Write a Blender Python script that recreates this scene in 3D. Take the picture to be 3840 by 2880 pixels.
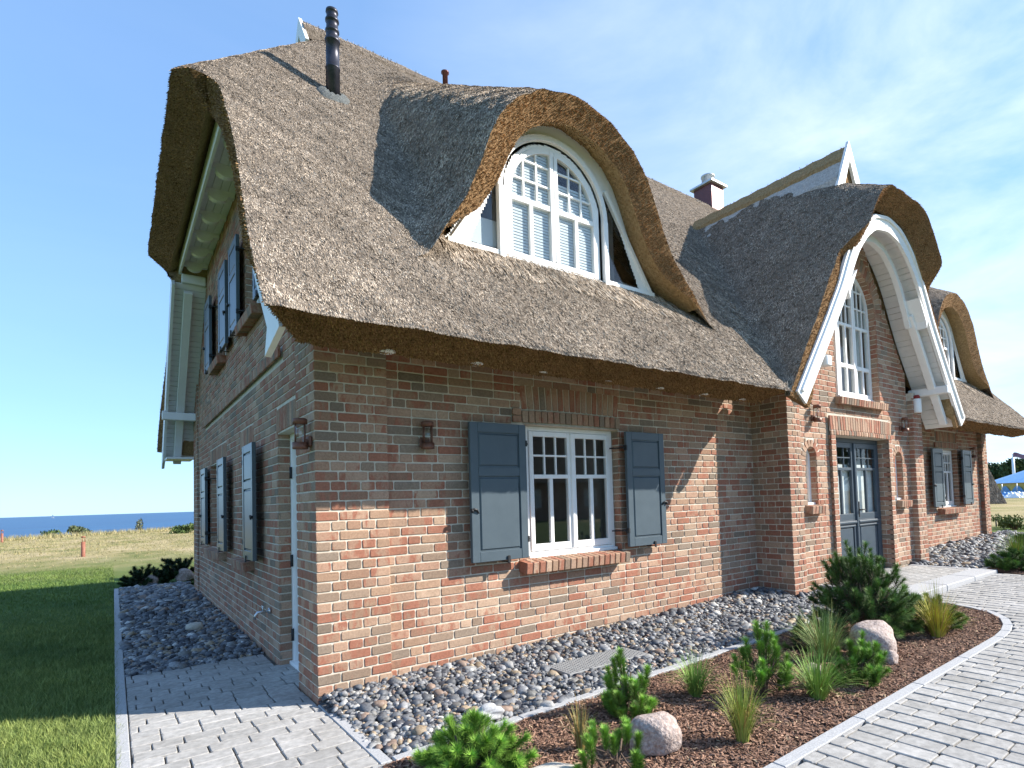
import bpy, math, random
import numpy as np
from mathutils import Matrix, Vector
rng = np.random.default_rng(7); random.seed(7)
for o in list(bpy.data.objects): bpy.data.objects.remove(o)
S = bpy.context.scene; COL = S.collection
V3 = lambda *a: np.array(a, float)
# ---------------------------------------------------------------- camera
CAM = V3(-1.296, -5.0184, 1.5335)
cF = V3(.61847777, .78470624, .04148921); cR = V3(.785802, -.61766023, -.03179701); cU = V3(-.00067492, -.05226804, .99863286)
cd = bpy.data.cameras.new('camera'); cam = bpy.data.objects.new('camera', cd); COL.objects.link(cam); S.camera = cam
cd.sensor_fit = 'HORIZONTAL'; cd.sensor_width = 36; cd.lens = 2176.34/3840*36
cd.shift_x = (1920-2137.8)/3840; cd.shift_y = (1782.87-1440)/3840
cd.clip_start = .05; cd.clip_end = 60000
m = Matrix.Identity(4)
for i in range(3): m[i][0], m[i][1], m[i][2], m[i][3] = cR[i], cU[i], -cF[i], CAM[i]
cam.matrix_world = m
# ---------------------------------------------------------------- world, sun, exposure
SUN_EL = math.radians(33.5); SUN_AZ = math.atan2(1, -.68)      # azimuth: direction to the sun, from +Y towards +X
w = bpy.data.worlds.new('World'); S.world = w; w.use_nodes = True
N, L = w.node_tree.nodes, w.node_tree.links; N.clear()
sky = N.new('ShaderNodeTexSky'); sky.sky_type = 'NISHITA'; sky.sun_disc = False
sky.sun_elevation = SUN_EL; sky.sun_rotation = SUN_AZ; sky.altitude = 0; sky.air_density = 1.0; sky.dust_density = .15; sky.ozone_density = 1.6
tc = N.new('ShaderNodeTexCoord'); mp = N.new('ShaderNodeMapping'); mp.inputs['Scale'].default_value = (.8, 1.9, 4.2); mp.inputs['Rotation'].default_value = (.25, .1, .5)
nz = N.new('ShaderNodeTexNoise'); nz.inputs['Scale'].default_value = 1.5; nz.inputs['Detail'].default_value = 9; nz.inputs['Roughness'].default_value = .58; nz.inputs['Distortion'].default_value = .5
cr = N.new('ShaderNodeValToRGB'); cr.color_ramp.elements[0].position = .30; cr.color_ramp.elements[1].position = .86
mul = N.new('ShaderNodeMath'); mul.operation = 'MULTIPLY'; mul.inputs[1].default_value = .74
mx = N.new('ShaderNodeMixRGB'); mx.inputs[2].default_value = (5.6, 5.9, 6.3, 1)
bg = N.new('ShaderNodeBackground'); bg.inputs['Strength'].default_value = .12; wo = N.new('ShaderNodeOutputWorld')
L.new(tc.outputs['Generated'], mp.inputs['Vector']); L.new(mp.outputs[0], nz.inputs['Vector']); L.new(nz.outputs['Fac'], cr.inputs[0])
sx_ = N.new('ShaderNodeSeparateXYZ'); mr = N.new('ShaderNodeMapRange'); mr.inputs[1].default_value = .25; mr.inputs[2].default_value = .95; mr.inputs[3].default_value = .06; mr.inputs[4].default_value = 1.15; L.new(tc.outputs['Generated'], sx_.inputs[0]); L.new(sx_.outputs['X'], mr.inputs[0]); ml = N.new('ShaderNodeMath'); ml.operation = 'MULTIPLY'; L.new(cr.outputs[0], ml.inputs[0]); L.new(mr.outputs[0], ml.inputs[1]); L.new(ml.outputs[0], mul.inputs[0]); L.new(mul.outputs[0], mx.inputs[0]); gm = N.new('ShaderNodeGamma'); gm.inputs[1].default_value = .5; tn = N.new('ShaderNodeMixRGB'); tn.blend_type = 'MULTIPLY'; tn.inputs[0].default_value = 1; tn.inputs[2].default_value = (1.0, 1.5, 2.15, 1); L.new(sky.outputs[0], gm.inputs[0]); L.new(gm.outputs[0], tn.inputs[1]); L.new(tn.outputs[0], mx.inputs[1]); L.new(mx.outputs[0], bg.inputs[0]); L.new(bg.outputs[0], wo.inputs[0])
sd = bpy.data.lights.new('sun', 'SUN'); sd.energy = 4.4; sd.angle = math.radians(.53); sd.color = (1, .95, .87)
so = bpy.data.objects.new('sun', sd); COL.objects.link(so)
sv = Vector((math.sin(SUN_AZ)*math.cos(SUN_EL), math.cos(SUN_AZ)*math.cos(SUN_EL), math.sin(SUN_EL)))
so.rotation_euler = sv.to_track_quat('Z', 'Y').to_euler()
S.view_settings.view_transform = 'Standard'; S.view_settings.look = 'None'; S.view_settings.exposure = 1.2; S.view_settings.gamma = 1
S.view_settings.use_curve_mapping = False; S.render.engine = 'CYCLES'
# ---------------------------------------------------------------- materials
def new_mat(name):
    m = bpy.data.materials.new(name); m.use_nodes = True
    nt = m.node_tree; b = nt.nodes['Principled BSDF']
    return m, nt, b
def tex_noise(nt, scale, detail=4, rough=.55, stretch=None, coord='pos', dist=0):
    g = nt.nodes.new('ShaderNodeNewGeometry')
    n = nt.nodes.new('ShaderNodeTexNoise'); n.inputs['Scale'].default_value = scale; n.inputs['Detail'].default_value = detail; n.inputs['Roughness'].default_value = rough; n.inputs['Distortion'].default_value = dist
    src = g.outputs['Position']
    if stretch:
        mp = nt.nodes.new('ShaderNodeMapping'); mp.inputs['Scale'].default_value = stretch; nt.links.new(src, mp.inputs[0]); src = mp.outputs[0]
    nt.links.new(src, n.inputs['Vector']); return n.outputs['Fac']
def ramp(nt, fac, stops):
    r = nt.nodes.new('ShaderNodeValToRGB'); e = r.color_ramp.elements
    while len(e) < len(stops): e.new(.5)
    for k, (p, c) in zip(e, stops): k.position = p; k.color = (*c, 1)
    nt.links.new(fac, r.inputs[0]); return r.outputs[0]
def mixc(nt, fac, a, b, mode='MIX'):
    m = nt.nodes.new('ShaderNodeMixRGB'); m.blend_type = mode
    for s, v in ((0, fac), (1, a), (2, b)):
        if hasattr(v, 'links') or hasattr(v, 'is_linked'): nt.links.new(v, m.inputs[s])
        else: m.inputs[s].default_value = v if s == 0 else (*v, 1)
    return m.outputs[0]
def bump(nt, b, h, strength, dist=.01, prev=None):
    n = nt.nodes.new('ShaderNodeBump'); n.inputs['Strength'].default_value = strength; n.inputs['Distance'].default_value = dist
    nt.links.new(h, n.inputs['Height']); nt.links.new(n.outputs[0], b.inputs['Normal']); return n
def mat(name, c1, c2=None, scale=10, rough=.8, bstr=0, bscale=60, bdist=.01, stretch=None, attr=False, metal=0, spec=.4, lo=.35, hi=.65, detail=4):
    m, nt, b = new_mat(name); b.inputs['Roughness'].default_value = rough; b.inputs['Metallic'].default_value = metal; b.inputs['Specular IOR Level'].default_value = spec
    if c2 is None and not attr: b.inputs['Base Color'].default_value = (*c1, 1)
    else:
        f = tex_noise(nt, scale, detail, .6, stretch)
        if attr:
            a = nt.nodes.new('ShaderNodeAttribute'); a.attribute_name = 'Col'
            v = ramp(nt, f, [(lo, c1), (hi, c2)]); c = mixc(nt, 1.0, a.outputs['Color'], v, 'MULTIPLY')
            if name == 'concrete_paver': c = mixc(nt, 1.0, c, ramp(nt, tex_noise(nt, 1.6, 7, .7), [(.33, (.80, .79, .77)), (.6, (1.05, 1.05, 1.05))]), 'MULTIPLY')
        else: c = ramp(nt, f, [(lo, c1), (hi, c2)])
        nt.links.new(c, b.inputs['Base Color'])
    if bstr: bump(nt, b, tex_noise(nt, bscale, 3, .6, stretch), bstr, bdist)
    return m
M = {}
def brick_mat():
    m, nt, b = new_mat('brick'); b.inputs['Roughness'].default_value = .9; b.inputs['Specular IOR Level'].default_value = .2
    a = nt.nodes.new('ShaderNodeAttribute'); a.attribute_name = 'Col'
    f = tex_noise(nt, 9, 5, .6, (1.3, 1.3, .55), dist=.4)
    ad = nt.nodes.new('ShaderNodeMath'); ad.operation = 'ADD'; nt.links.new(f, ad.inputs[0]); nt.links.new(a.outputs['Alpha'], ad.inputs[1])
    k = ramp(nt, ad.outputs[0], [(.90, (0, 0, 0)), (1.10, (1, 1, 1))])
    c = mixc(nt, k, a.outputs['Color'], (.345, .150, .098))
    g = ramp(nt, tex_noise(nt, 55, 4, .7), [(.3, (.74, .73, .72)), (.7, (1.15, 1.15, 1.15))])
    big = ramp(nt, tex_noise(nt, .9, 6, .65, (1, 1, .7)), [(.32, (.86, .85, .84)), (.62, (1.06, 1.05, 1.04))])
    nt.links.new(mixc(nt, 1.0, mixc(nt, 1.0, c, g, 'MULTIPLY'), big, 'MULTIPLY'), b.inputs['Base Color'])
    bump(nt, b, tex_noise(nt, 120, 4, .7), .5, .004)
    return m
M['brick'] = brick_mat()
M['mortar'] = mat('mortar', (.52, .455, .36), (.64, .575, .475), 14, .95, .5, 200, .003)
M['plainbrick'] = mat('plain_brick_wall', (.34, .17, .10), (.42, .26, .17), 6, .95)
M['thatch'] = mat('weathered_thatch', (.10, .078, .058), (.25, .20, .155), 26, .95, .9, 70, .03, stretch=(1, .5, .5), spec=.1)
M['thatchcut'] = mat('cut_thatch', (.17, .095, .042), (.44, .265, .13), 60, .95, 1.0, 130, .03, spec=.1)
M['straw'] = mat('fresh_straw', (.27, .18, .085), (.44, .31, .16), 30, .9, .8, 110, .02, spec=.15)
M['reed'] = mat('reed', (.75, .75, .75), (1.2, 1.2, 1.2), 3, .85, attr=True, spec=.15)
M['net'] = mat('grey_ridge_band', (.36, .33, .30), (.58, .55, .50), 30, .95, .8, 90, .02)
M['white'] = mat('white_paint', (.80, .79, .77), (.84, .83, .81), 8, .45, .08, 300, .002)
M['shutter'] = mat('blue_grey_paint', (.074, .098, .115), (.084, .110, .128), 5, .34, .08, 250, .002)
M['door'] = mat('dark_grey_blue_paint', (.052, .070, .088), (.060, .080, .098), 5, .4, .06, 250, .002)
M['iron'] = mat('black_iron', (.018, .018, .02), None, 1, .5)
M['copper'] = mat('brown_copper', (.13, .055, .035), (.19, .085, .055), 12, .5, metal=.35)
M['steel'] = mat('steel', (.55, .56, .57), None, 1, .3, metal=.9)
M['zinc'] = mat('galvanised_steel', (.50, .52, .54), (.62, .64, .66), 20, .42, metal=.5)
M['plategrey'] = mat('grey_plastic_plate', (.20, .20, .20), (.27, .27, .265), 20, .6)
M['flue'] = mat('dark_flue_pipe', (.035, .035, .045), (.06, .058, .07), 8, .38, metal=.6)
M['chim'] = mat('red_brown_sheet', (.13, .045, .042), (.17, .06, .055), 6, .35, metal=.3)
M['wool'] = mat('grey_wool_collar', (.11, .115, .11), (.2, .21, .2), 50, .95, 1, 80, .03)
M['dark'] = mat('dark_room', (.05, .045, .04), None, 1, .9)
M['room'] = mat('room_wall', (.28, .265, .245), (.34, .32, .30), 3, .9)
M['blind'] = mat('white_blind', (.60, .63, .66), None, 1, .7)
M['curtain'] = mat('light_curtain', (.62, .62, .60), (.72, .72, .70), 8, .9)
M['paver'] = mat('concrete_paver', (.80, .80, .80), (1.12, 1.12, 1.12), 22, .92, .5, 160, .004, attr=True, detail=7, spec=.2)
M['joint'] = mat('joint_sand', (.075, .068, .058), (.14, .125, .105), 30, .95)
M['granite'] = mat('granite', (.30, .30, .305), (.46, .455, .45), 90, .8, .35, 180, .003, detail=8, spec=.3)
M['pebble'] = mat('pebble', (.72, .72, .72), (1.25, 1.25, 1.25), 60, .62, .25, 120, .003, attr=True, detail=6)
M['gravelbase'] = mat('gravel_bed', (.05, .05, .055), (.13, .13, .13), 40, .95, 1, 60, .03)
M['mulch'] = mat('mulch_bed', (.07, .036, .023), (.19, .11, .072), 50, .95, 1, 60, .03)
M['chip'] = mat('bark_chip', (.7, .7, .7), (1.25, 1.25, 1.25), 30, .9, attr=True, spec=.2)
M['boulder'] = mat('pink_granite_boulder', (.27, .20, .17), (.50, .41, .36), 48, .85, .8, 30, .02, detail=9, spec=.3)
M['boulder2'] = mat('cream_boulder', (.47, .42, .34), (.60, .54, .46), 24, .85, .4, 60, .01, detail=8)
M['needle'] = mat('pine_needles', (.8, .8, .8), (1.15, 1.15, 1.15), 9, .6, attr=True, spec=.25)
M['bark'] = mat('bark', (.07, .045, .03), (.13, .09, .065), 30, .95, .8, 80, .01)
M['blade'] = mat('grass_blades', (.8, .8, .8), (1.15, 1.15, 1.15), 6, .6, attr=True, spec=.25)
M['leaf'] = mat('leaves', (.75, .75, .75), (1.2, 1.2, 1.2), 2, .7, attr=True, spec=.2)
M['rustpost'] = mat('rusty_bollard', (.22, .075, .045), (.29, .11, .065), 14, .6)
def glass_mat():
    m = bpy.data.materials.new('window_glass'); m.use_nodes = True; nt = m.node_tree; nt.nodes.clear(); n = nt.nodes.new; l = nt.links.new
    o = n('ShaderNodeOutputMaterial'); t = n('ShaderNodeBsdfTransparent'); g = n('ShaderNodeBsdfGlossy'); g.inputs['Roughness'].default_value = .015
    t.inputs[0].default_value = (.90, .94, .94, 1); ge = n('ShaderNodeNewGeometry'); d = n('ShaderNodeVectorMath'); d.operation = 'DOT_PRODUCT'; l(ge.outputs['Incoming'], d.inputs[0]); l(ge.outputs['Normal'], d.inputs[1])
    def mt(op, a, b_=None):
        q = n('ShaderNodeMath'); q.operation = op
        for i, v in enumerate((a, b_)):
            if v is None: continue
            if isinstance(v, (int, float)): q.inputs[i].default_value = v
            else: l(v, q.inputs[i])
        return q.outputs[0]
    f = mt('ADD', mt('MULTIPLY', mt('POWER', mt('SUBTRACT', 1., mt('ABSOLUTE', d.outputs['Value'])), 5.), .9), .085); x = n('ShaderNodeMixShader')
    l(f, x.inputs[0]); l(t.outputs[0], x.inputs[1]); l(g.outputs[0], x.inputs[2]); l(x.outputs[0], o.inputs[0]); return m
M['glass'] = glass_mat()
def ground_mat():
    m, nt, b = new_mat('grass_ground'); b.inputs['Roughness'].default_value = .95; b.inputs['Specular IOR Level'].default_value = .1
    g = nt.nodes.new('ShaderNodeNewGeometry'); sp = nt.nodes.new('ShaderNodeSeparateXYZ'); nt.links.new(g.outputs['Position'], sp.inputs[0])
    lawn = ramp(nt, tex_noise(nt, 2.2, 7, .65), [(.3, (.055, .105, .018)), (.7, (.10, .16, .035))])
    dry = ramp(nt, tex_noise(nt, .5, 9, .68, (1, .45, 1)), [(.33, (.13, .15, .045)), (.47, (.30, .25, .115)), (.62, (.42, .33, .19))])
    def rng_(sock, a, c):
        r = nt.nodes.new('ShaderNodeMapRange'); r.inputs[1].default_value = a; r.inputs[2].default_value = c; nt.links.new(sock, r.inputs[0]); return r.outputs[0]
    wob = nt.nodes.new('ShaderNodeMath'); wob.operation = 'MULTIPLY_ADD'; nt.links.new(tex_noise(nt, .25, 4, .6), wob.inputs[0]); wob.inputs[1].default_value = 16; nt.links.new(sp.outputs['Y'], wob.inputs[2])
    c = mixc(nt, rng_(wob.outputs[0], 21, 33), lawn, dry)
    wx = nt.nodes.new('ShaderNodeMath'); wx.operation = 'MULTIPLY_ADD'; nt.links.new(tex_noise(nt, .3, 4, .6), wx.inputs[0]); wx.inputs[1].default_value = 10; nt.links.new(sp.outputs['X'], wx.inputs[2])
    c = mixc(nt, rng_(wx.outputs[0], 24, 30), c, dry)
    nt.links.new(c, b.inputs['Base Color']); bump(nt, b, tex_noise(nt, 30, 6, .7), .8, .04)
    return m
M['ground'] = ground_mat()
def sea_mat():
    m, nt, b = new_mat('sea_water'); b.inputs['Roughness'].default_value = .35; b.inputs['Specular IOR Level'].default_value = .35
    c = ramp(nt, tex_noise(nt, .06, 8, .7, (.25, 1, 1)), [(.35, (.006, .035, .105)), (.6, (.012, .07, .17)), (.74, (.03, .13, .24))])
    nt.links.new(c, b.inputs['Base Color']); bump(nt, b, tex_noise(nt, .25, 6, .7, (.35, 1, 1)), .6, .6); return m
M['sea'] = sea_mat()
# ---------------------------------------------------------------- mesh helpers
class MB:
    def __init__(s): s.v = []; s.f = []; s.c = []; s.n = 0; s.s = []
    def add(s, V, F, col=None, sm=False):
        V = np.asarray(V, float).reshape(-1, 3)
        if isinstance(F, np.ndarray): F = [F]
        for f in F:
            f = np.asarray(f)
            s.f.append((f if f.ndim == 2 else f[None, :]) + s.n); s.s.append(np.full(len(s.f[-1]), bool(sm) and s.f[-1].shape[1] == 4))
        s.v.append(V); s.n += len(V)
        if col is not None:
            col = np.asarray(col, float)
            s.c.append(np.tile(col, (len(V), 1)) if col.ndim == 1 else col)
    def mesh(s, name, off=None, smooth=False):
        V = np.concatenate(s.v) if s.v else np.zeros((0, 3))
        if off is not None: V = V - np.asarray(off)
        me = bpy.data.meshes.new(name); ls = np.concatenate([np.full(len(f), f.shape[1]) for f in s.f]).astype(np.int32)
        lv = np.concatenate([f.ravel() for f in s.f]).astype(np.int32)
        me.vertices.add(len(V)); me.vertices.foreach_set('co', V.astype(np.float32).ravel())
        me.loops.add(len(lv)); me.loops.foreach_set('vertex_index', lv)
        me.polygons.add(len(ls)); st = np.concatenate([[0], np.cumsum(ls)[:-1]]).astype(np.int32); me.polygons.foreach_set('loop_start', st)
        me.polygons.foreach_set('use_smooth', np.ones(len(ls), bool) if smooth else np.concatenate(s.s))
        if s.c:
            C = np.concatenate(s.c)
            if C.shape[1] == 3: C = np.hstack([C, np.ones((len(C), 1))])
            a = me.attributes.new('Col', 'FLOAT_COLOR', 'POINT'); a.data.foreach_set('color', C.astype(np.float32).ravel())
        me.update(calc_edges=True); me.validate(); return me
def link(o, parent=None):
    COL.objects.link(o)
    if parent is not None: o.parent = parent
    return o
def wloc(p):
    l = np.zeros(3)
    while p is not None: l = l + np.array(p.location); p = p.parent
    return l
def part(name, mb, mt, parent=None, smooth=False, loc=None, kind=None, label=None):
    pw = wloc(parent); loc = np.array(loc, float) if loc is not None else pw
    o = bpy.data.objects.new(name, mb.mesh(name, loc, smooth)); o.data.materials.append(M[mt]); o.location = loc - pw
    if kind: o['kind'] = kind
    if label: o['label'] = label
    return link(o, parent)
def tag(o, label=None, cat=None, group=None, kind=None):
    for k_, v in (('label', label), ('category', cat), ('group', group), ('kind', kind)):
        if v: o[k_] = v
    return o
def thing(name, label, cat, loc=(0, 0, 0), group=None):
    o = bpy.data.objects.new(name, None); o.location = loc; o.empty_display_size = .1; link(o); return tag(o, label, cat, group)
def single(name, mb, mt, label, cat, loc, group=None, smooth=False):
    return tag(part(name, mb, mt, None, smooth, loc), label, cat, group)
_bb = None
def bevel_template():
    V = []; 
    for sx in (-1, 1):
        for sy in (-1, 1):
            for sz in (-1, 1):
                for ax in range(3): V.append((sx, sy, sz, ax))
    idx = {v: i for i, v in enumerate(V)}; F4 = []; F3 = []
    for ax in range(3):
        a, b = [(1, 2), (2, 0), (0, 1)][ax]
        for s in (-1, 1):
            q = []
            for (p, r) in ((-1, -1), (1, -1), (1, 1), (-1, 1)):
                t = [0, 0, 0]; t[ax] = s; t[a] = p; t[b] = r; q.append(idx[(*t, ax)])
            F4.append(q if s > 0 else q[::-1])
    for ax in range(3):
        a, b = [(1, 2), (2, 0), (0, 1)][ax]
        for p in (-1, 1):
            for r in (-1, 1):
                def vi(s, k):
                    t = [0, 0, 0]; t[ax] = s; t[a] = p; t[b] = r; return idx[(*t, k)]
                q = [vi(-1, a), vi(1, a), vi(1, b), vi(-1, b)]
                F4.append(q if p*r < 0 else q[::-1])
    for sx in (-1, 1):
        for sy in (-1, 1):
            for sz in (-1, 1):
                q = [idx[(sx, sy, sz, k)] for k in range(3)]; F3.append(q if sx*sy*sz > 0 else q[::-1])
    return np.array(V), np.array(F4), np.array(F3)
BT, BF4, BF3 = bevel_template()
def bbox_v(size, b):
    h = np.asarray(size, float)/2; out = np.zeros((24, 3))
    for k in range(3):
        out[:, k] = BT[:, k]*np.where(BT[:, 3] == k, h[k], h[k]-min(b, h.min()*.9))
    return out
def box(mb, lo, hi, b=.004, col=None, axes=None, org=None):
    lo = np.asarray(lo, float); hi = np.asarray(hi, float); c = (lo+hi)/2
    v = bbox_v(np.abs(hi-lo), b)+c
    if axes is not None: v = org + v@axes
    mb.add(v, [BF4, BF3], col)
class Fr:                                  # a wall's own frame: a along the wall, w out of it, z up
    def __init__(s, O, u, n): s.O = V3(*O); s.u = V3(*u); s.n = V3(*n); s.ax = np.array([s.u, s.n, V3(0, 0, 1)])
    def P(s, a, w, z): return s.O + np.multiply.outer(np.asarray(a, float), s.u) + np.multiply.outer(np.asarray(w, float), s.n) + np.multiply.outer(np.asarray(z, float), V3(0, 0, 1))
    def box(s, mb, a0, a1, w0, w1, z0, z1, b=.004, col=None): box(mb, (a0, w0, z0), (a1, w1, z1), b, col, s.ax, s.O)
def beam(mb, p, q, wd, ht, up=(0, 0, 1), b=.004, col=None):
    p = V3(*p); q = V3(*q); d = q-p; L_ = np.linalg.norm(d); d /= L_; s = np.cross(d, V3(*up)); s /= np.linalg.norm(s); t = np.cross(s, d)
    v = bbox_v((L_, wd, ht), b); mb.add((p+q)/2 + v@np.array([d, s, t]), [BF4, BF3], col)
def tube(mb, pts, r, n=10, col=None, caps=True):
    pts = np.asarray(pts, float); k = len(pts); r = np.broadcast_to(r, (k,)); d = np.gradient(pts, axis=0); d /= np.linalg.norm(d, axis=1)[:, None]+1e-12
    ref = V3(0, 0, 1) if abs(d[0][2]) < .9 else V3(1, 0, 0); rings = []
    for i in range(k):
        s = np.cross(d[i], ref); s /= np.linalg.norm(s); t = np.cross(s, d[i]); a = np.linspace(0, 2*np.pi, n, endpoint=False)
        rings.append(pts[i]+r[i]*(np.outer(np.cos(a), s)+np.outer(np.sin(a), t)))
    V = np.concatenate(rings); i = np.arange(k-1)[:, None]*n; j = np.arange(n)[None]
    F = np.stack([i+j, i+(j+1) % n, i+n+(j+1) % n, i+n+j], -1).reshape(-1, 4)[:, ::-1]
    Fs = [F]
    if caps: Fs += [np.arange(n), np.arange(n)[::-1]+(k-1)*n]
    mb.add(V, Fs, col, sm=(n > 5 and k > 1))
def lathe(mb, c, prof, n=16, col=None): tube(mb, [(c[0], c[1], c[2]+z) for r, z in prof], [r for r, z in prof], n, col)
def inst(mb, TV, TF, T, A, cols=None):                    # many copies of one template: T (n,3), A (n,3,3) rows = local axes
    n = len(T); V = np.einsum('vi,nij->nvj', TV, A)+T[:, None]; nv = len(TV)
    Fs = [(f[None]+np.arange(n)[:, None, None]*nv).reshape(-1, f.shape[1]) for f in TF]
    c = np.repeat(cols, nv, 0) if cols is not None else None
    mb.add(V.reshape(-1, 3), Fs, c)
def sweep(mb, path, wd, dp, Fm, w0):                      # flat board following a 2-D outline (a,z) in a wall frame
    path = np.asarray(path, float); d = np.gradient(path, axis=0); d /= np.linalg.norm(d, axis=1)[:, None]; nn = np.stack([-d[:, 1], d[:, 0]], 1)
    o = path+nn*wd/2; i = path-nn*wd/2; k = len(path)
    V = np.concatenate([Fm.P(o[:, 0], w0, o[:, 1]), Fm.P(i[:, 0], w0, i[:, 1]), Fm.P(i[:, 0], w0+dp, i[:, 1]), Fm.P(o[:, 0], w0+dp, o[:, 1])])
    r = np.arange(k-1); F = []
    for a, b in ((0, 1), (1, 2), (2, 3), (3, 0)): F.append(np.stack([a*k+r, b*k+r, b*k+r+1, a*k+r+1], 1))
    F += [np.array([0, k, 2*k, 3*k]), np.array([k-1, 2*k-1, 3*k-1, 4*k-1])[::-1]]
    mb.add(V, F, sm=False)
smoo = lambda t: np.clip(t, 0, 1)**2*(3-2*np.clip(t, 0, 1))
def smin(a, b, k): h = np.clip(.5+.5*(b-a)/k, 0, 1); return b*(1-h)+a*h-k*h*(1-h)
def smax(a, b, k): return -smin(-a, -b, k)
G0 = lambda x: -.05+.018*np.clip(x, 0, 16.5)
def Hn(x, y, s=1., seed=0):                                # cheap smooth noise
    return (np.sin(x*2.1*s+seed)*np.cos(y*1.7*s+seed*2)+.6*np.sin(x*4.7*s+y*3.1*s+seed*3)+.4*np.sin(y*7.9*s-x*6.3*s+seed))/2
# ================================================================ house: brick walls
HB = 1/12
house = thing('thatched_house', 'red brick house with a thick grey thatched roof and white window frames', 'house')
BR = []                                                     # every brick: wall, centre, axes, size, colour
PAL = [((.40, .258, .178), .34), ((.365, .235, .158), .30), ((.415, .265, .185), .38), ((.385, .232, .160), .42), ((.33, .19, .128), .44), ((.25, .192, .145), .12), ((.30, .215, .155), .20), ((.43, .30, .212), .30), ((.335, .165, .108), .48), ((.395, .242, .168), .40), ((.41, .27, .19), .36), ((.35, .212, .142), .42)]
def bcol():
    c, a = PAL[rng.integers(len(PAL))]; k = rng.uniform(.86, 1.14)
    return np.array([c[0]*k, c[1]*k, c[2]*k, a+rng.uniform(-.07, .07)])
def brick(wid, Fm, a, w_, z, L_, H_, rot=0., col=None):
    c, s = math.cos(rot), math.sin(rot); Z = V3(0, 0, 1)
    BR.append((wid, Fm.P(a, w_, z), np.array([Fm.u*c+Z*s, Fm.n, Z*c-Fm.u*s]), L_, H_, bcol() if col is None else col))
def op_int(o, z, grow=0.):
    if z < o['z0']-grow or z > o['z1']+grow: return None
    a0, a1 = o['a0']-grow, o['a1']+grow
    if o.get('arch'):
        r = (a1-a0)/2; sp = o['z1']+grow-r
        if z > sp:
            q = r*r-(z-sp)**2
            if q <= 0: return None
            q = math.sqrt(q); return ((a0+a1)/2-q, (a0+a1)/2+q)
    return (a0, a1)
def lay(wid, Fm, a0, a1, w_, z0, z1, opens=(), bond='wild', lim=None, flip=False, rot=0):
    k0, k1 = math.floor(z0/HB+1e-6), math.ceil(z1/HB-1e-6)
    for k in range(k0, k1):
        lo, hi = max(k*HB+.006, z0), min((k+1)*HB-.006, z1)
        if hi-lo < .02: continue
        zc = (lo+hi)/2; iv = [(a0, a1)]
        if lim:
            l = lim(zc); iv = [(max(a0, l[0]), min(a1, l[1]))]
        for o in opens:
            t = op_int(o, zc)
            if t:
                n2 = []
                for p, q in iv:
                    if t[0] > p: n2.append((p, min(q, t[0])))
                    if t[1] < q: n2.append((max(p, t[1]), q))
                iv = n2
        a = a0; e = []
        if bond == 'cross':
            if k % 2: e = [.18]
            st = .24 if k % 2 else .115
            e += [st]*200
        else:
            e = [[.115, .18, .24, .06][rng.integers(4)]]+[(.24 if rng.random() < .76 else .115) for _ in range(200)]
        pos = []
        for q in e:
            if a > a1: break
            pos.append((a, a+q)); a += q+.0105
        if flip: pos = [(a0+a1-q, a0+a1-p) for p, q in pos]
        for p, q in iv:
            for s, t in pos:
                x0, x1 = max(s, p), min(t, q)
                if x1-x0 > .025: brick(wid, Fm, (x0+x1)/2, w_, zc+rng.uniform(-.0012, .0012), x1-x0, hi-lo)
WALLMB = {}
def panel(wid, Fm, a0, a1, w_, z0, z1, opens=(), lim=None):
    ax = set(np.round(np.arange(a0, a1, .12), 4)) | {a1}; az = set(np.round(np.arange(z0, z1, .12), 4)) | {z1}
    for o in opens:
        ax |= {o['a0'], o['a1']}; az |= {o['z0'], o['z1']}
        if o.get('arch'):
            ax |= set(np.round(np.arange(o['a0']-.06, o['a1']+.06, .02), 4)); az |= set(np.round(np.arange((o['z0']+o['z1'])/2, o['z1']+.06, .02), 4))
    ax = np.array(sorted(x for x in ax if a0 <= x <= a1)); az = np.array(sorted(x for x in az if z0 <= x <= z1))
    A, Z_ = np.meshgrid(ax, az); V = Fm.P(A.ravel(), w_, Z_.ravel()); n = len(ax); F = []
    for j in range(len(az)-1):
        zc = (az[j]+az[j+1])/2; l = lim(zc) if lim else None; ts = [op_int(o, zc, .025 if o.get('arch') else 0) for o in opens]
        for i in range(n-1):
            ac = (ax[i]+ax[i+1])/2
            if l and not l[0] < ac < l[1]: continue
            if any(t and t[0] < ac < t[1] for t in ts): continue
            F.append((j*n+i, j*n+i+1, (j+1)*n+i+1, (j+1)*n+i))
    if F: WALLMB.setdefault(wid, MB()).add(V, np.array(F))
def strip(wid, P4): WALLMB.setdefault(wid, MB()).add(P4, np.array([[0, 1, 2, 3]]))
def reveal(wid, Fm, a, w0, w1, z0, z1, sgn):
    """brick jamb at position a from face w0 back to w1; sgn = +1 when it faces +a"""
    R = Fr(Fm.P(a, w0, 0), -Fm.n, Fm.u*sgn); d = w0-w1
    WALLMB.setdefault(wid, MB()).add(np.array([Fm.P(a, w0-.01, z0)-Fm.u*sgn*.006, Fm.P(a, w1, z0)-Fm.u*sgn*.006, Fm.P(a, w1, z1)-Fm.u*sgn*.006, Fm.P(a, w0-.01, z1)-Fm.u*sgn*.006]), np.array([[0, 1, 2, 3]]))
    for k in range(math.floor(z0/HB), math.ceil(z1/HB)):
        lo, hi = max(k*HB+.006, z0), min((k+1)*HB-.006, z1)
        if hi-lo > .03: 
            x = .003
            while x < d-.02:
                l = min(.115 if (k % 2 or d < .2) else .24, d-x); brick(wid, R, x+l/2, 0, (lo+hi)/2, l, hi-lo); x += l+.0105
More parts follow.
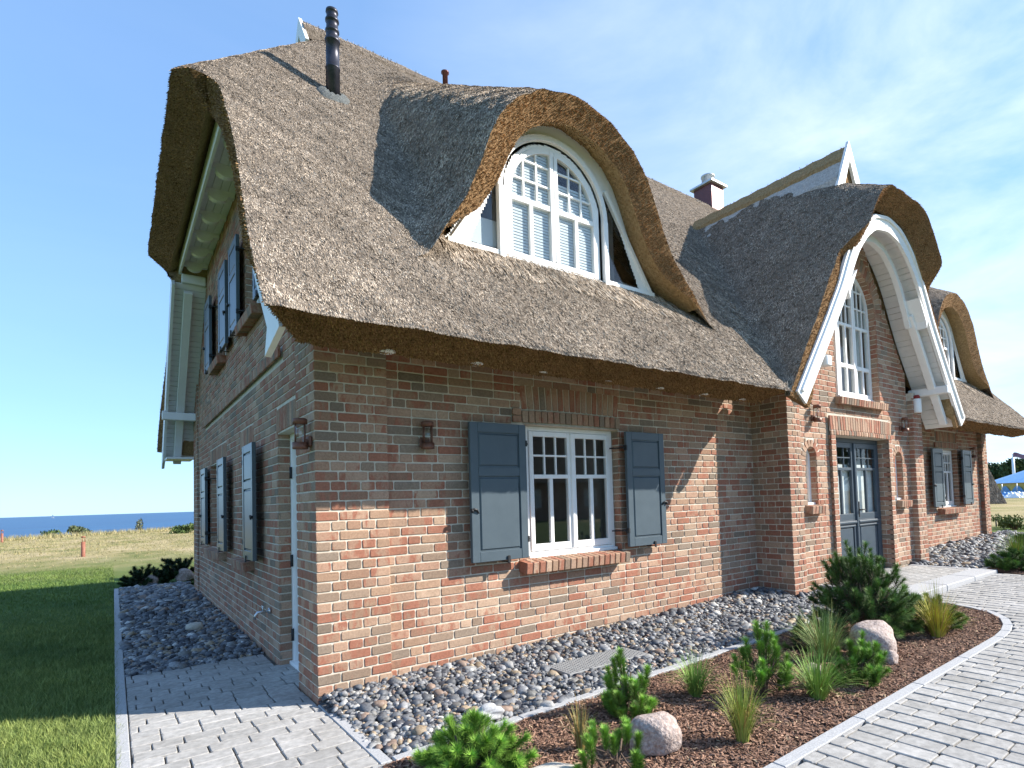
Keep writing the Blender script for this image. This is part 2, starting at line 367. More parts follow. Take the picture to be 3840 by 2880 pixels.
def soffit_plate(wid, Fm, a0, a1, w0, w1, z):
    WALLMB.setdefault(wid, MB()).add(np.array([Fm.P(a0, w0-.004, z), Fm.P(a1, w0-.004, z), Fm.P(a1, w1, z), Fm.P(a0, w1, z)]), np.array([[0, 1, 2, 3]]))
def soldiers(wid, Fm, a0, a1, w_, z0, z1, fan=.0, crown=0.):
    n = max(1, round((a1-a0)/.0815)); st = (a1-a0)/n; mid = (a0+a1)/2
    for i in range(n):
        a = a0+(i+.5)*st; t = (a-mid)/((a1-a0)/2); brick(wid, Fm, a, w_, (z0+z1)/2+crown*(1-t*t), st-.0105, z1-z0-.008, -t*fan)
def arch_ring(wid, Fm, c, spring, r, depth, w_, frm=0., to=math.pi):
    n = round((to-frm)*(r+depth/2)/.083)
    for i in range(n):
        t = frm+(to-frm)*(i+.5)/n; rr = r+depth/2
        brick(wid, Fm, c+math.cos(t)*rr, w_, spring+math.sin(t)*rr, (to-frm)/n*(r+depth*.45)-.009, depth-.006, t-math.pi/2)
def arch_reveal(wid, Fm, c, spring, r, w0, w1):
    n = max(6, round(math.pi*r/.083)); mb = WALLMB.setdefault(wid, MB())
    t = np.linspace(0, math.pi, n*2+1); x = c+(r+.006)*np.cos(t); z = spring+(r+.006)*np.sin(t)
    V = np.concatenate([Fm.P(x, w0-.01, z), Fm.P(x, w1, z)]); k = len(t); q = np.arange(k-1); mb.add(V, np.stack([q, q+1, q+1+k, q+k], 1))
    for i in range(n):
        th = math.pi*(i+.5)/n; R = Fr(Fm.P(c+math.cos(th)*r, w0, spring+math.sin(th)*r), -Fm.n, -(Fm.u*math.cos(th)+V3(0, 0, 1)*math.sin(th)))
        R3 = np.array([-Fm.n, R.n, Fm.u*-math.sin(th)+V3(0, 0, 1)*math.cos(th)]); d = w0-w1
        BR.append((wid, R.O-Fm.n*(d/2), R3, d-.006, math.pi*r/n-.010, bcol()))
def sill(wid, Fm, a0, a1, wb, wf, zt, th=.115):
    """rowlock brick sill, slightly sloping"""
    n = max(2, round((a1-a0)/.083)); st = (a1-a0)/n
    sil.append((wid, Fm, a0, a1, wb, wf, zt, th, n, st))
sil = []
ZM = .007
# --- front wall, left wing
FL = Fr((0, 0, 0), (1, 0, 0), (0, -1, 0)); RC = .045
o_w1 = dict(a0=2.10, a1=3.45, z0=.92, z1=2.345); o_l1 = dict(a0=1.945, a1=3.46, z0=2.345, z1=2.49); o_s1 = dict(a0=2.06, a1=3.46, z0=2.49, z1=2.75)
lay('fl', FL, .002, .617, 0, -.09, 2.96, bond='cross'); panel('fl', FL, ZM, .612, -ZM, -.15, 3.0)
strip('fl', FL.P([.611]*4, [-ZM, -RC-ZM, -RC-ZM, -ZM], [-.15, -.15, 3, 3]))
lay('fl', FL, .617, 6.15, -RC, -.09, 2.96, [o_w1, o_l1, o_s1]); panel('fl', FL, .612, 6.16, -RC-ZM, -.15, 3.0, [o_w1])
soldiers('fl', FL, 2.06, 3.46, -RC, 2.495, 2.755, .10, .012); soldiers('fl', FL, 2.06, 3.46, -.015, 2.352, 2.485, .03, .012)
for z in (2.39, 2.465): brick('fl', FL, 2.0, -.015, z, .105, .066)
reveal('fl', FL, 3.45, -RC, -.21, .9, 2.35, -1); reveal('fl', FL, 2.10, -RC, -.21, .9, 2.35, 1); soffit_plate('fl', FL, 2.1, 3.45, -.02, -.21, 2.343); soffit_plate('fl', FL, 2.1, 3.45, -RC, -.21, .905)
sill('fl', FL, 1.985, 3.445, -.12, .10, .925)
# --- porch
PC = 8.4; FP = Fr((6.15, -.54, 0), (1, 0, 0), (0, -1, 0)); FS = Fr((6.15, -.54, 0), (0, 1, 0), (-1, 0, 0)); PR = .055
lay('ps', FS, .002, .60, 0, -.09, 3.02, bond='cross'); panel('ps', FS, ZM, .62, -ZM, -.15, 3.1)
plim = lambda z: (PC-6.15-max(.0, (6.45-z)/1.5), PC-6.15+max(.0, (6.45-z)/1.5))
X = lambda x: x-6.15
o_d = dict(a0=X(7.5), a1=X(9.34), z0=-.2, z1=2.40); o_da = dict(a0=X(7.36), a1=X(9.48), z0=2.4, z1=2.71)
o_u = dict(a0=X(7.70), a1=X(9.20), z0=3.02, z1=5.30, arch=True); o_ua = dict(a0=X(7.46), a1=X(9.44), z0=4.55, z1=5.54, arch=True)
o_ul = dict(a0=X(7.70), a1=X(9.20), z0=3.02, z1=4.45)
o_sl = [dict(a0=X(c)-.145, a1=X(c)+.145, z0=1.34, z1=2.20, arch=True) for c in (6.84, 9.82)]
o_sa = [dict(a0=X(c)-.262, a1=X(c)+.262, z0=2.055, z1=2.317, arch=True) for c in (6.84, 9.82)]
allp = [o_d, o_da, o_u, o_ua]+o_sl+o_sa
lay('pf', FP, .002, .33, 0, -.09, 3.2, bond='cross', lim=plim); panel('pf', FP, ZM, .328, -ZM, -.15, 3.3, lim=plim); strip('pf', FP.P([.327]*4, [-ZM, -PR-ZM, -PR-ZM, -ZM], [-.15, -.15, 3.3, 3.3]))
lay('pf', FP, X(10.28), X(10.65)-.002, .05, -.09, 3.2, bond='cross', lim=plim, flip=True); panel('pf', FP, X(10.282), X(10.645), .05-ZM, -.15, 3.3, lim=plim); strip('pf', FP.P([X(10.285)]*4, [.05-ZM, -PR-ZM, -PR-ZM, .05-ZM], [-.15, -.15, 3.3, 3.3]))
lay('pf', FP, .33, X(10.28), -PR, -.09, 6.3, allp+[dict(a0=X(7.36), a1=X(7.5), z0=-.2, z1=2.4), dict(a0=X(9.34), a1=X(9.48), z0=-.2, z1=2.4)], lim=plim)
panel('pf', FP, .328, X(10.284), -PR-ZM, -.15, 6.4, [o_d, o_u]+o_sl, lim=plim)
for a0, a1 in ((7.36, 7.5), (9.34, 9.48)):
    lay('pf', FP, X(a0), X(a1), 0, -.09, 2.4, bond='cross'); panel('pf', FP, X(a0)+.005, X(a1)-.002, -ZM, -.15, 2.4); strip('pf', FP.P([X(a0)+.006]*4, [-ZM, -PR-ZM, -PR-ZM, -ZM], [-.15, -.15, 2.4, 2.4])); strip('pf', FP.P([X(a1)-.004]*4, [-ZM, -PR-ZM, -PR-ZM, -ZM], [-.15, -.15, 2.4, 2.4]))
soldiers('pf', FP, X(7.36), X(9.48), -.012, 2.475, 2.71, .10, .012); soldiers('pf', FP, X(7.36), X(9.48), 0, 2.395, 2.475, .03, .014)
panel('pf', FP, X(7.36), X(9.48), -.02, 2.40, 2.72)
reveal('pf', FP, X(9.34), 0, -.27, .0, 2.42, -1); reveal('pf', FP, X(7.5), 0, -.27, .0, 2.42, 1); soffit_plate('pf', FP, X(7.5), X(9.34), 0, -.27, 2.402)
arch_ring('pf', FP, X(8.45), 4.55, .75, .24, -PR+.004); reveal('pf', FP, X(9.2), -PR, -.25, 3.02, 4.55, -1); reveal('pf', FP, X(7.7), -PR, -.25, 3.02, 4.55, 1); arch_reveal('pf', FP, X(8.45), 4.55, .75, -PR, -.25)
sill('pf', FP, X(7.62), X(9.26), -.13, .06, 3.03)
for c in (6.84, 9.82):
    arch_ring('pf', FP, X(c), 2.055, .145, .115, -PR+.004); reveal('pf', FP, X(c)+.145, -PR, -.24, 1.34, 2.055, -1); reveal('pf', FP, X(c)-.145, -PR, -.24, 1.34, 2.055, 1); arch_reveal('pf', FP, X(c), 2.055, .145, -PR, -.24)
    sill('pf', FP, X(c)-.23, X(c)+.21, -.13, .06, 1.345); soffit_plate('pf', FP, X(c)-.15, X(c)+.15, -PR, -.24, 1.338)
FQ = Fr((10.65, -.54, 0), (0, 1, 0), (1, 0, 0)); panel('pf', FQ, -.04, .62, -ZM, -.15, 3.1)
# --- right wing
FW = Fr((10.65, 0, 0), (1, 0, 0), (0, -1, 0)); X2 = lambda x: x-10.65
o_w2 = dict(a0=X2(13.06), a1=X2(14.30), z0=1.08, z1=2.41); o_l2 = dict(a0=X2(12.93), a1=X2(14.31), z0=2.41, z1=2.555); o_s2 = dict(a0=X2(13.04), a1=X2(14.31), z0=2.555, z1=2.80)
lay('rw', FW, 0, X2(15.69), -RC, .0, 2.96, [o_w2, o_l2, o_s2]); panel('rw', FW, 0, X2(15.692), -RC-ZM, -.1, 3.0, [o_w2])
lay('rw', FW, X2(15.69), X2(16.05), .05, .0, 2.96, bond='cross', flip=True); panel('rw', FW, X2(15.694), X2(16.045), .05-ZM, -.1, 3.0); strip('rw', FW.P([X2(15.696)]*4, [.05-ZM, -RC-ZM, -RC-ZM, .05-ZM], [-.1, -.1, 3, 3])); strip('rw', FW.P([X2(16.045)]*4, [.05-ZM, -.1, -.1, .05-ZM], [-.1, -.1, 3, 3]))
soldiers('rw', FW, X2(13.04), X2(14.31), -RC, 2.56, 2.80, .10, .012); soldiers('rw', FW, X2(12.93), X2(14.31), -.015, 2.417, 2.55, .03, .012)
reveal('rw', FW, X2(14.30), -RC, -.21, 1.08, 2.41, -1); reveal('rw', FW, X2(13.06), -RC, -.21, 1.08, 2.41, 1); soffit_plate('rw', FW, X2(13.06), X2(14.3), -.02, -.21, 2.408); soffit_plate('rw', FW, X2(13.06), X2(14.3), -RC, -.21, 1.06)
sill('rw', FW, X2(12.97), X2(14.27), -.12, .10, 1.085)
# --- gable wall
GY = 4.55; HALF = 5.6; SL = 1.155; ZE = 2.83
FG = Fr((0, 0, 0), (0, 1, 0), (-1, 0, 0)); GR = .03
glim = lambda z: (GY-max(0, HALF-(z+.60-ZE)/SL), GY+max(0, HALF-(z+.60-ZE)/SL)) if z < 6.3 else (0., 0.)
o_gd = dict(a0=.62, a1=1.51, z0=-.2, z1=2.30); gw = [(2.85, 3.68, .93, 2.31), (5.0, 6.75, .93, 2.31), (2.2, 3.25, 3.87, 5.05), (4.92, 5.9, 3.87, 5.05)]
og = [o_gd]+[dict(a0=a, a1=b, z0=c, z1=d) for a, b, c, d in gw]; oh = [dict(a0=o['a0']-.05, a1=o['a1']+.05, z0=o['z1'], z1=o['z1']+.25) for o in og]; ob = dict(a0=1.24, a1=7.46, z0=3.04, z1=3.175)
lay('gw', FG, .002, .617, 0, -.09, 3.1, bond='cross', lim=glim); panel('gw', FG, ZM, .612, -ZM, -.15, 3.2, lim=glim)
strip('gw', FG.P([.611]*4, [-ZM, -GR-ZM, -GR-ZM, -ZM], [-.15, -.15, 3.1, 3.1]))
lay('gw', FG, .617, 8.5, -GR, -.09, 7.9, og+oh+[ob], lim=glim); panel('gw', FG, .612, 8.5, -GR-ZM, -.15, 8.1, og, lim=glim)
lay('gw', FG, 8.5, 9.1, 0, -.09, 4.05, bond='cross', flip=True); panel('gw', FG, 8.505, 9.095, -ZM, -.15, 4.05); strip('gw', FG.P([8.507]*4, [-ZM, -GR-ZM, -GR-ZM, -ZM], [-.15, -.15, 4.05, 4.05]))
soldiers('gw', FG, 1.24, 7.46, .012, 3.045, 3.17)
for o in og:
    soldiers('gw', FG, o['a0']-.05, o['a1']+.05, -GR+.002, o['z1']+.005, o['z1']+.25, .10, .01)
    z0 = max(o['z0'], -.09); reveal('gw', FG, o['a1'], -GR, -.20, z0, o['z1'], -1); reveal('gw', FG, o['a0'], -GR, -.20, z0, o['z1'], 1); soffit_plate('gw', FG, o['a0'], o['a1'], -GR, -.2, o['z1']-.002)
for a, b, c, d in gw: sill('gw', FG, a-.03, b+.03, -.12, .09, c)
reveal('pf', FP, X(10.28), .05, -PR, -.09, 3.2, -1); reveal('pf', FP, X(7.36), 0, -PR, -.09, 2.4, -1); reveal('rw', FW, X2(15.69), .05, -RC, .0, 2.96, -1)
# --- far sides, closed with plain brick panels
pb = MB()
pb.add([(16.05, .0, -.1), (16.05, 9.1, -.1), (16.05, 9.1, 3.3), (16.05, 4.55, 7.9), (16.05, 0, 3.0)], np.array([[0, 1, 2, 3, 4]]))
pb.add([(0, 9.1, -.1), (16.05, 9.1, -.1), (16.05, 9.1, 3.0), (0, 9.1, 3.0)], np.array([[0, 1, 2, 3]]))
wall_far = part('wall', pb, 'plainbrick', house)
wallo = {}
for wid, lab in (('fl', 'sunlit front brick wall with the eave shadow across its top'), ('ps', 'short shaded brick side of the projecting entrance bay'), ('pf', 'tall brick gable of the projecting entrance bay'), ('rw', 'front brick wall of the far right wing'), ('gw', 'shaded brick gable wall facing the lawn')):
    wallo[wid] = part('wall', WALLMB[wid], 'mortar', house, label=lab)
# sills: rowlock bricks, tilted
def brick_v(L_, H_, d, tap=.006):
    cu = min(.008, L_*.2, H_*.2); h, v = L_/2, H_/2
    ring = np.array([(-h+cu, -v), (h-cu, -v), (h, -v+cu), (h, v-cu), (h-cu, v), (-h+cu, v), (-h, v-cu), (-h, -v+cu)])
    jit = lambda s: rng.uniform(-s, s, (8, 2))
    r2 = ring+jit(.0018); r3 = r2*np.array([1-tap*1.5/L_, 1-tap*1.5/H_])
    return np.concatenate([np.c_[ring[:, 0], np.full(8, -d), ring[:, 1]], np.c_[r2[:, 0], np.full(8, -.004), r2[:, 1]], np.c_[r3[:, 0], rng.uniform(-.0015, .0015, 8), r3[:, 1]]])
q8 = np.arange(8); BFQ = np.concatenate([np.stack([q8+8*k, (q8+1) % 8+8*k, (q8+1) % 8+8*k+8, q8+8*k+8], 1) for k in range(2)]); BFO = (q8+16)[None]
score = []
for (wid, c, ax, L_, H_, col) in BR:
    d = c-CAM; dist = np.linalg.norm(d); fac = max(0., -(d/dist)@ax[1]); fw = d@cF; u_ = (d@cR)/max(fw, .1); v_ = (d@cU)/max(fw, .1)
    vis = fw > .2 and -.99 < u_ < .79 and -.52 < v_ < .83
    score.append(L_*H_/dist**2*fac if vis else 0)
top300 = set(np.argsort(score)[::-1][:300].tolist())
rest = {}
for i, (wid, c, ax, L_, H_, col) in enumerate(BR):
    v = brick_v(L_, H_, .024)@ax
    if i in top300:
        mb = MB(); mb.add(v+c, [BFQ, BFO], col); part('brick', mb, 'brick', wallo[wid], loc=c)
    else: rest.setdefault(wid, MB()).add(v+c, [BFQ, BFO], col)
sl = {}
for (wid, Fm, a0, a1, wb, wf, zt, th, n, st) in sil:
    mb = sl.setdefault(wid, []); tilt = .12
    for i in range(n):
        a = a0+(i+.5)*st; ax = np.array([Fm.u, Fm.n*math.cos(tilt)-V3(0, 0, 1)*math.sin(tilt), V3(0, 0, 1)*math.cos(tilt)+Fm.n*math.sin(tilt)])
        v = bbox_v((st-.009, wf-wb, th), .006)@ax + Fm.P(a, (wb+wf)/2, zt-th/2-.01); mb.append((v, bcol()))
for wid, bs in sl.items():
    big = wid in ('fl', 'pf'); r = MB(); mo = MB()
    for v, c in bs:
        if big and wid == 'fl':
            mb = MB(); mb.add(v, [BF4, BF3], c); part('sill_brick', mb, 'brick', wallo[wid], loc=v.mean(0))
        else: r.add(v, [BF4, BF3], c)
    if r.n: part('sill_brick', r, 'brick', wallo[wid], kind='stuff')
mo = MB()
for (wid, Fm, a0, a1, wb, wf, zt, th, n, st) in sil: Fm.box(mo, a0+.006, a1-.006, wb+.01, wf-.02, zt-th+.0, zt-.022, .01)
part('sill_mortar', mo, 'mortar', house)
for wid, mb in rest.items(): part('brick', mb, 'brick', wallo[wid], kind='stuff')
# ================================================================ thatched roofs
XR = 16.06                                                  # the right end mirrors the left one
def hipz(x): return np.minimum(6.10+1.45*(x+.82), 6.10+1.45*(XR+.82-x))
def mainz(x, y):
    m_ = ZE+SL*(HALF-np.abs(y-GY)); return smin(m_, hipz(x), .45)
def xverge(y):
    t = np.abs(y-GY); low = -.46-.10*smoo((t-3.6)/1.9); ear = -.83+.0*t
    return low+(ear-low)*smoo((3.02-t)/.34)
def normals(P):
    di = np.gradient(P, axis=0); dj = np.gradient(P, axis=1); n = np.cross(dj, di); n /= np.linalg.norm(n, axis=2)[..., None]+1e-9
    return n*np.where(n[..., 2:3] < 0, -1, 1)
def grid_faces(ni, nj, mask=None):
    i, j = np.meshgrid(np.arange(ni-1), np.arange(nj-1), indexing='ij'); a = i*nj+j
    F = np.stack([a, a+nj, a+nj+1, a+1], -1)
    return F.reshape(-1, 4) if mask is None else F[mask]
def edge_faces(top, bot, skip=None):
    """strip between a row of top points and a row of bottom points, subdivided so that its relief can be seen"""
    k = len(top); n = 5; mb = MB(); T = np.linspace(0, 1, n)[:, None, None]
    P = top[None]*(1-T)+bot[None]*T; q = np.arange(k-1)
    F = np.concatenate([np.stack([r*k+q, r*k+q+1, (r+1)*k+q+1, (r+1)*k+q], 1) for r in range(n-1)])
    return P, F
REEDS = {}
def wobble(P, n, amp=.012): return P+n*(amp*Hn(P[..., 0]*2+P[..., 2]*.7, P[..., 1]*2.1, 1.6, 1.3)+amp*.5*Hn(P[..., 0]*6, P[..., 1]*5+P[..., 2]*3, 1.5, .4))[..., None]
def scatter_top(P, N_, mask, dens, key, rl=(.025, .06), wdt=(.005, .009), shade=1.0, fac=None):
    A = np.linalg.norm(np.cross(P[1:, :-1]-P[:-1, :-1], P[:-1, 1:]-P[:-1, :-1]), axis=2)
    if mask is not None: A = A*mask
    c = (P[1:, 1:]+P[:-1, :-1])/2; Wt = A*(dens(c) if callable(dens) else dens)
    cnt = int(Wt.sum()); pr = (Wt/Wt.sum()).ravel(); ids = rng.choice(len(pr), cnt, p=pr); i, j = np.unravel_index(ids, A.shape); s, t = rng.random(cnt)[:, None], rng.random(cnt)[:, None]
    p = (P[i, j]*(1-s)+P[i+1, j]*s)*(1-t)+(P[i, j+1]*(1-s)+P[i+1, j+1]*s)*t; n = N_[i, j]
    d = np.array([0, 0, -1.])-n*(-n[:, 2:3]); d /= np.linalg.norm(d, axis=1)[:, None]+1e-9
    add_reeds(key, p, d, n, rl, wdt, shade)
def add_reeds(key, p, d, n, rl, wdt, shade=1.0, lift=(.02, .20), cut=False):
    k = len(p); f = rng.uniform(*lift, k)[:, None]; sd_ = np.cross(d, n); a = d+n*f+sd_*rng.normal(0, .22, k)[:, None]; a /= np.linalg.norm(a, axis=1)[:, None]
    ln = rng.uniform(*rl, k)[:, None]; w2 = rng.uniform(*wdt, k)[:, None]/2; wv = np.cross(a, n); wv /= np.linalg.norm(wv, axis=1)[:, None]+1e-9
    tw = rng.normal(0, .5, k)[:, None]; wv = wv*np.cos(tw)+n*np.sin(tw)
    b0 = p-a*ln*.45; b1 = p+a*ln*.55
    V = np.stack([b0-wv*w2, b0+wv*w2, b1+wv*w2*.75, b1-wv*w2*.75], 1).reshape(-1, 3)
    F = (np.arange(k)[:, None]*4+np.arange(4)[None])
    t = rng.random(k)[:, None]
    if cut: t = t**1.2; c = np.array([[.16, .085, .038]])*(1-t)+np.array([[.60, .365, .185]])*t
    else:
        t = t**1.3; c = np.array([[.20, .155, .114]])*(1-t)+np.array([[.61, .50, .385]])*t
        old = Hn(p[:, 0:1]*.9, p[:, 1:2]*.8+p[:, 2:3]*.6, 1.3, 2.); c = c*(1+.22*old+.10*smoo((p[:, 2:3]-4)/4)*(p[:, 0:1] < 4))
    c = c*shade*rng.uniform(.85, 1.15, (k, 1))
    REEDS.setdefault(key, MB()).add(V, F, np.repeat(np.clip(c, 0, 1), 4, 0))
def scatter_edge(P, key, dens, dirv, out):
    """reed ends standing out of a cut face; P (n,k,3)"""
    A = np.linalg.norm(np.cross(P[1:, :-1]-P[:-1, :-1], P[:-1, 1:]-P[:-1, :-1]), axis=2); cnt = int(A.sum()*dens); pr = (A/A.sum()).ravel(); ids = rng.choice(len(pr), cnt, p=pr); i, j = np.unravel_index(ids, A.shape); s, t = rng.random(cnt)[:, None], rng.random(cnt)[:, None]
    p = (P[i, j]*(1-s)+P[i+1, j]*s)*(1-t)+(P[i, j+1]*(1-s)+P[i+1, j+1]*s)*t
    nn = np.cross(P[1:, :-1]-P[:-1, :-1], P[:-1, 1:]-P[:-1, :-1]); nn /= np.linalg.norm(nn, axis=2)[..., None]+1e-9; n = nn[i, j]
    o = V3(*out); n = n*np.where((n@o) < 0, -1, 1)[:, None]
    d = n*.8+V3(*dirv)*.6+rng.normal(0, .25, (cnt, 3)); d /= np.linalg.norm(d, axis=1)[:, None]
    add_reeds(key, p, d, n+rng.normal(0, .4, (cnt, 3)), (.015, .038), (.006, .011), 1., (.0, .3), cut=True)
def dens_near(near, far, d0=6, d1=20):
    return lambda c: near+(far-near)*smoo((np.linalg.norm(c-CAM, axis=-1)-d0)/(d1-d0))
# --- dormer and porch outlines
DC = (2.72, 13.75); DY = -.3
dprof_o = np.array([0, .5, .8, 1.05, 1.2, 1.42, 1.75, 2.15, 2.6]); dprof_z = np.array([5.94, 5.83, 5.62, 5.33, 4.97, 4.50, 4.14, 3.84, 3.6])
def cat(xs, zs, x):                                         # smooth interpolation of an outline
    f = np.linspace(xs[0], xs[-1], 160); z = np.interp(f, xs, zs); k = np.hanning(21); k /= k.sum()
    zp = np.concatenate([z[10:0:-1], z, 2*z[-1]-z[-2:-12:-1]]); return np.interp(x, f, np.convolve(zp, k, 'valid'))
def dabs(off): return np.where(off < 0, np.abs(off)+.30*smoo((-off-1.1)/.9), np.abs(off))
def dormz(off, y): return cat(dprof_o, dprof_z, dabs(off))+.62*(y-DY)
def porchz(off, y):
    pl = 7.30-1.5*np.sqrt(off**2+.01); return smin(pl, 6.10+.62*(y+1.4), .55)
PH = 3.03
# --- main roof
ys = np.unique(np.concatenate([np.linspace(GY-HALF, GY+HALF, 150), np.linspace(1.4, 2.0, 8), np.linspace(7.1, 7.7, 8)])); nu = 330
u = np.linspace(0, 1, nu); xl = xverge(ys)[:, None]; Xg = xl+(XR-2*xl)*u[None]; Yg = np.repeat(ys[:, None], nu, 1)
P = np.stack([Xg, Yg, mainz(Xg, Yg)], -1); Nm = normals(P); P = wobble(P, Nm)
offx = Xg-PC; inporch = (porchz(offx, Yg) > P[..., 2]+.10) & (np.abs(offx) < PH-.12) & (Yg < 3)
hole = np.zeros_like(inporch)
for c in DC: hole |= (np.abs(Xg-c) < 1.40) & (Yg > .12) & (dormz(Xg-c, Yg) > P[..., 2]+.10) & (Yg < 3.6)
bad = inporch | hole; mask = ~(bad[:-1, :-1] & bad[1:, :-1] & bad[:-1, 1:] & bad[1:, 1:])
mb = MB(); mb.add(P.reshape(-1, 3), grid_faces(*Xg.shape, mask))
roof = part('roof', mb, 'thatch', house, smooth=True, label='main grey thatched roof with a half-hipped end')
front = (P[..., 1] < GY+.6)[:-1, :-1]
scatter_top(P, Nm, mask & front, dens_near(6200, 1000, 5, 16), 'main')
# offsets of the underside
T = .36; off = -T*Nm; dE = np.minimum(Yg-(GY-HALF), (GY+HALF)-Yg); e = smoo(1-dE/.7)[..., None]
sg = np.sign(GY-Yg)[..., None]; off = off*(1-e)+e*np.concatenate([0*sg, .50*sg, 0*sg-.10], -1)
dl = np.minimum(Xg-xl, (XR-xl)-Xg); tt = np.abs(Yg-GY); hl = (smoo((3.0-tt)/.4)*smoo(1-dl/.6))[..., None]; sx = np.where(Xg < XR/2, 1., -1.)[..., None]
off = off*(1-hl)+hl*np.concatenate([.32*sx, 0*sx, 0*sx-.25], -1); vg = (smoo((tt-2.9)/.4)*smoo(1-dl/.5))[..., None]; cn = smoo(1-dE/.9)[..., None]; off = off+vg*np.concatenate([(.05+.27*cn)*sx, 0*sx, 0*sx], -1)
B = P+off
mb = MB(); mb.add(B.reshape(-1, 3), grid_faces(*Xg.shape, mask))
part('thatch_underside', mb, 'straw', roof, smooth=True)
mb = MB(); ins = np.abs(P[0, :, 0]-PC) < PH-.02
for seg in (np.where((P[0, :, 0] <= PC-PH+.05))[0], np.where(P[0, :, 0] >= PC+PH-.05)[0]):
    Pe, Fe = edge_faces(P[0, seg], B[0, seg]); mb.add(Pe.reshape(-1, 3), Fe); scatter_edge(Pe, 'main', 5000 if seg[0] == 0 else 1500, (0, -.5, -.6), (0, -.3, -1))
    k = len(seg)*60; q = rng.integers(0, len(seg)-1, k); s = rng.random(k)[:, None]; p = P[0, seg[q]]*(1-s)+P[0, seg[q]+1]*s
    add_reeds('main', p, np.tile(V3(0, -.65, -.76), (k, 1)), np.tile(V3(0, -.7, .6), (k, 1)), (.03, .09), (.007, .013), .8)
Pe, Fe = edge_faces(P[-1], B[-1]); mb.add(Pe.reshape(-1, 3), Fe)
Pe, Fe = edge_faces(P[:, 0], B[:, 0]); mb.add(Pe.reshape(-1, 3), Fe); scatter_edge(Pe, 'main', 3200, (-.6, 0, -.4), (-1, 0, -.4))
Pe2, Fe2 = edge_faces(P[:, -1], B[:, -1]); mb.add(Pe2.reshape(-1, 3), Fe2)
part('thatch_edge', mb, 'thatchcut', roof, smooth=True)
# --- ridge caps and white end boards
def ridge_cap(x0, x1, yr, zr, axis, slope, parent, wd=.26, band=.62, mt1='straw', mt2='net'):
    a = V3(1, 0, 0) if axis == 'x' else V3(0, 1, 0); s = V3(0, 1, 0) if axis == 'x' else V3(1, 0, 0)
    n = 60; t = np.linspace(x0, x1, n); base = (np.outer(t, a)+(s*yr if axis == 'x' else s*yr))
    for nm, w0, w1, lf, mt in (('ridge_straw', 0, wd, .07, mt1), ('ridge_band', wd-.03, band, .03, mt2)):
        mb = MB()
        for sg in (-1, 1):
            rows = []
            for r, li in ((w0, lf), (w1, lf), (w1+.02, -.03)):
                z = zr-slope*r+li/math.cos(math.atan(slope))+.008*np.sin(t*17+r*9)
                rows.append(base+np.outer(np.full(n, sg*r), s)+np.outer(z, V3(0, 0, 1)))
            R_ = np.stack(rows); q = np.arange(n-1); mb.add(R_.reshape(-1, 3), np.concatenate([np.stack([k*n+q, k*n+q+1, (k+1)*n+q+1, (k+1)*n+q], 1) for k in range(2)]))
        part(nm, mb, mt, parent)
    k = int((x1-x0)*420); tq = rng.uniform(x0, x1, k); sgn = rng.choice([-1, 1], k); r = rng.uniform(0, wd, k)
    p = np.outer(tq, a)+np.outer(yr+sgn*r, s)+np.outer(zr-slope*r+.12, V3(0, 0, 1)); d = np.outer(sgn, s)*math.cos(math.atan(slope))+np.outer(np.ones(k), V3(0, 0, -1))*math.sin(math.atan(slope)); n_ = np.outer(sgn, s)*slope+V3(0, 0, 1)
    return p, d, n_/np.linalg.norm(n_, axis=1)[:, None]
def end_board(p0, base_half, h, out, side, parent, bd=.19, hole=True):
    """white A-shaped end board closing a ridge: apex p0, out = facing direction, side = sideways"""
    mb = MB(); o = V3(*out); s = V3(*side); A = V3(*p0)
    for sg in (-1, 1):
        q = A+s*sg*base_half-V3(0, 0, h); d = q-A; n = np.cross(o, d); n /= np.linalg.norm(n); n = n*np.sign(n@(-s*sg)) if abs(n@s) > 1e-6 else n
        V = [A+o*0, q, q+n*bd, A-V3(0, 0, bd*1.6)]; V = V+[v-o*.05 for v in V]
        mb.add(V, [np.array([[0, 1, 2, 3], [7, 6, 5, 4], [0, 4, 5, 1], [1, 5, 6, 2], [2, 6, 7, 3], [3, 7, 4, 0]])])
    part('end_board', mb, 'white', parent)
    mb = MB(); c = A-o*.06; mb.add([c-V3(0, 0, .04), c+s*base_half*.97-V3(0, 0, h), c-s*base_half*.97-V3(0, 0, h)], np.array([[0, 1, 2]])); part('end_infill', mb, 'thatchcut', parent)
p_, d_, n_ = ridge_cap(1.05, XR-1.05, GY, 9.23, 'x', SL, roof, .22, .24, 'thatch', 'thatch')
add_reeds('main', p_, d_, n_, (.03, .06), (.006, .011), 1.0, (.0, .06))
end_board((1.02, GY, 9.36), .42, .62, (-1, 0, 0), (0, 1, 0), roof)
# --- porch roof
offs = np.unique(np.concatenate([np.linspace(-PH, PH, 150), np.linspace(1.2, 1.7, 16), -np.linspace(1.2, 1.7, 16)])); nv = 110
yf = -1.06-.34*smoo((1.58-np.abs(offs))/.30)
zt_ = 7.30-1.5*np.sqrt(offs**2+.01); yb = np.clip((zt_-4.043)/SL+.55, -.7, 3.4)
v = np.linspace(0, 1, nv)**1.0; Yp = yf[:, None]+(yb-yf)[:, None]*v[None]; Xp = np.repeat(offs[:, None], nv, 1)
zp = porchz(Xp, Yp); zm = ZE+SL*(HALF-np.abs(Yp-GY)); Zp = smax(zp, zm-.012, .22)-.006*smoo(v[None]*4-3); Zp = np.where(Yp < -1.0, zp, Zp)
P2 = np.stack([PC+Xp, Yp, Zp], -1); N2 = normals(P2); P2 = wobble(P2, N2)
mb = MB(); mb.add(P2.reshape(-1, 3), grid_faces(*Xp.shape)); proof = part('roof', mb, 'thatch', house, smooth=True, label='thatched gable roof over the entrance bay')
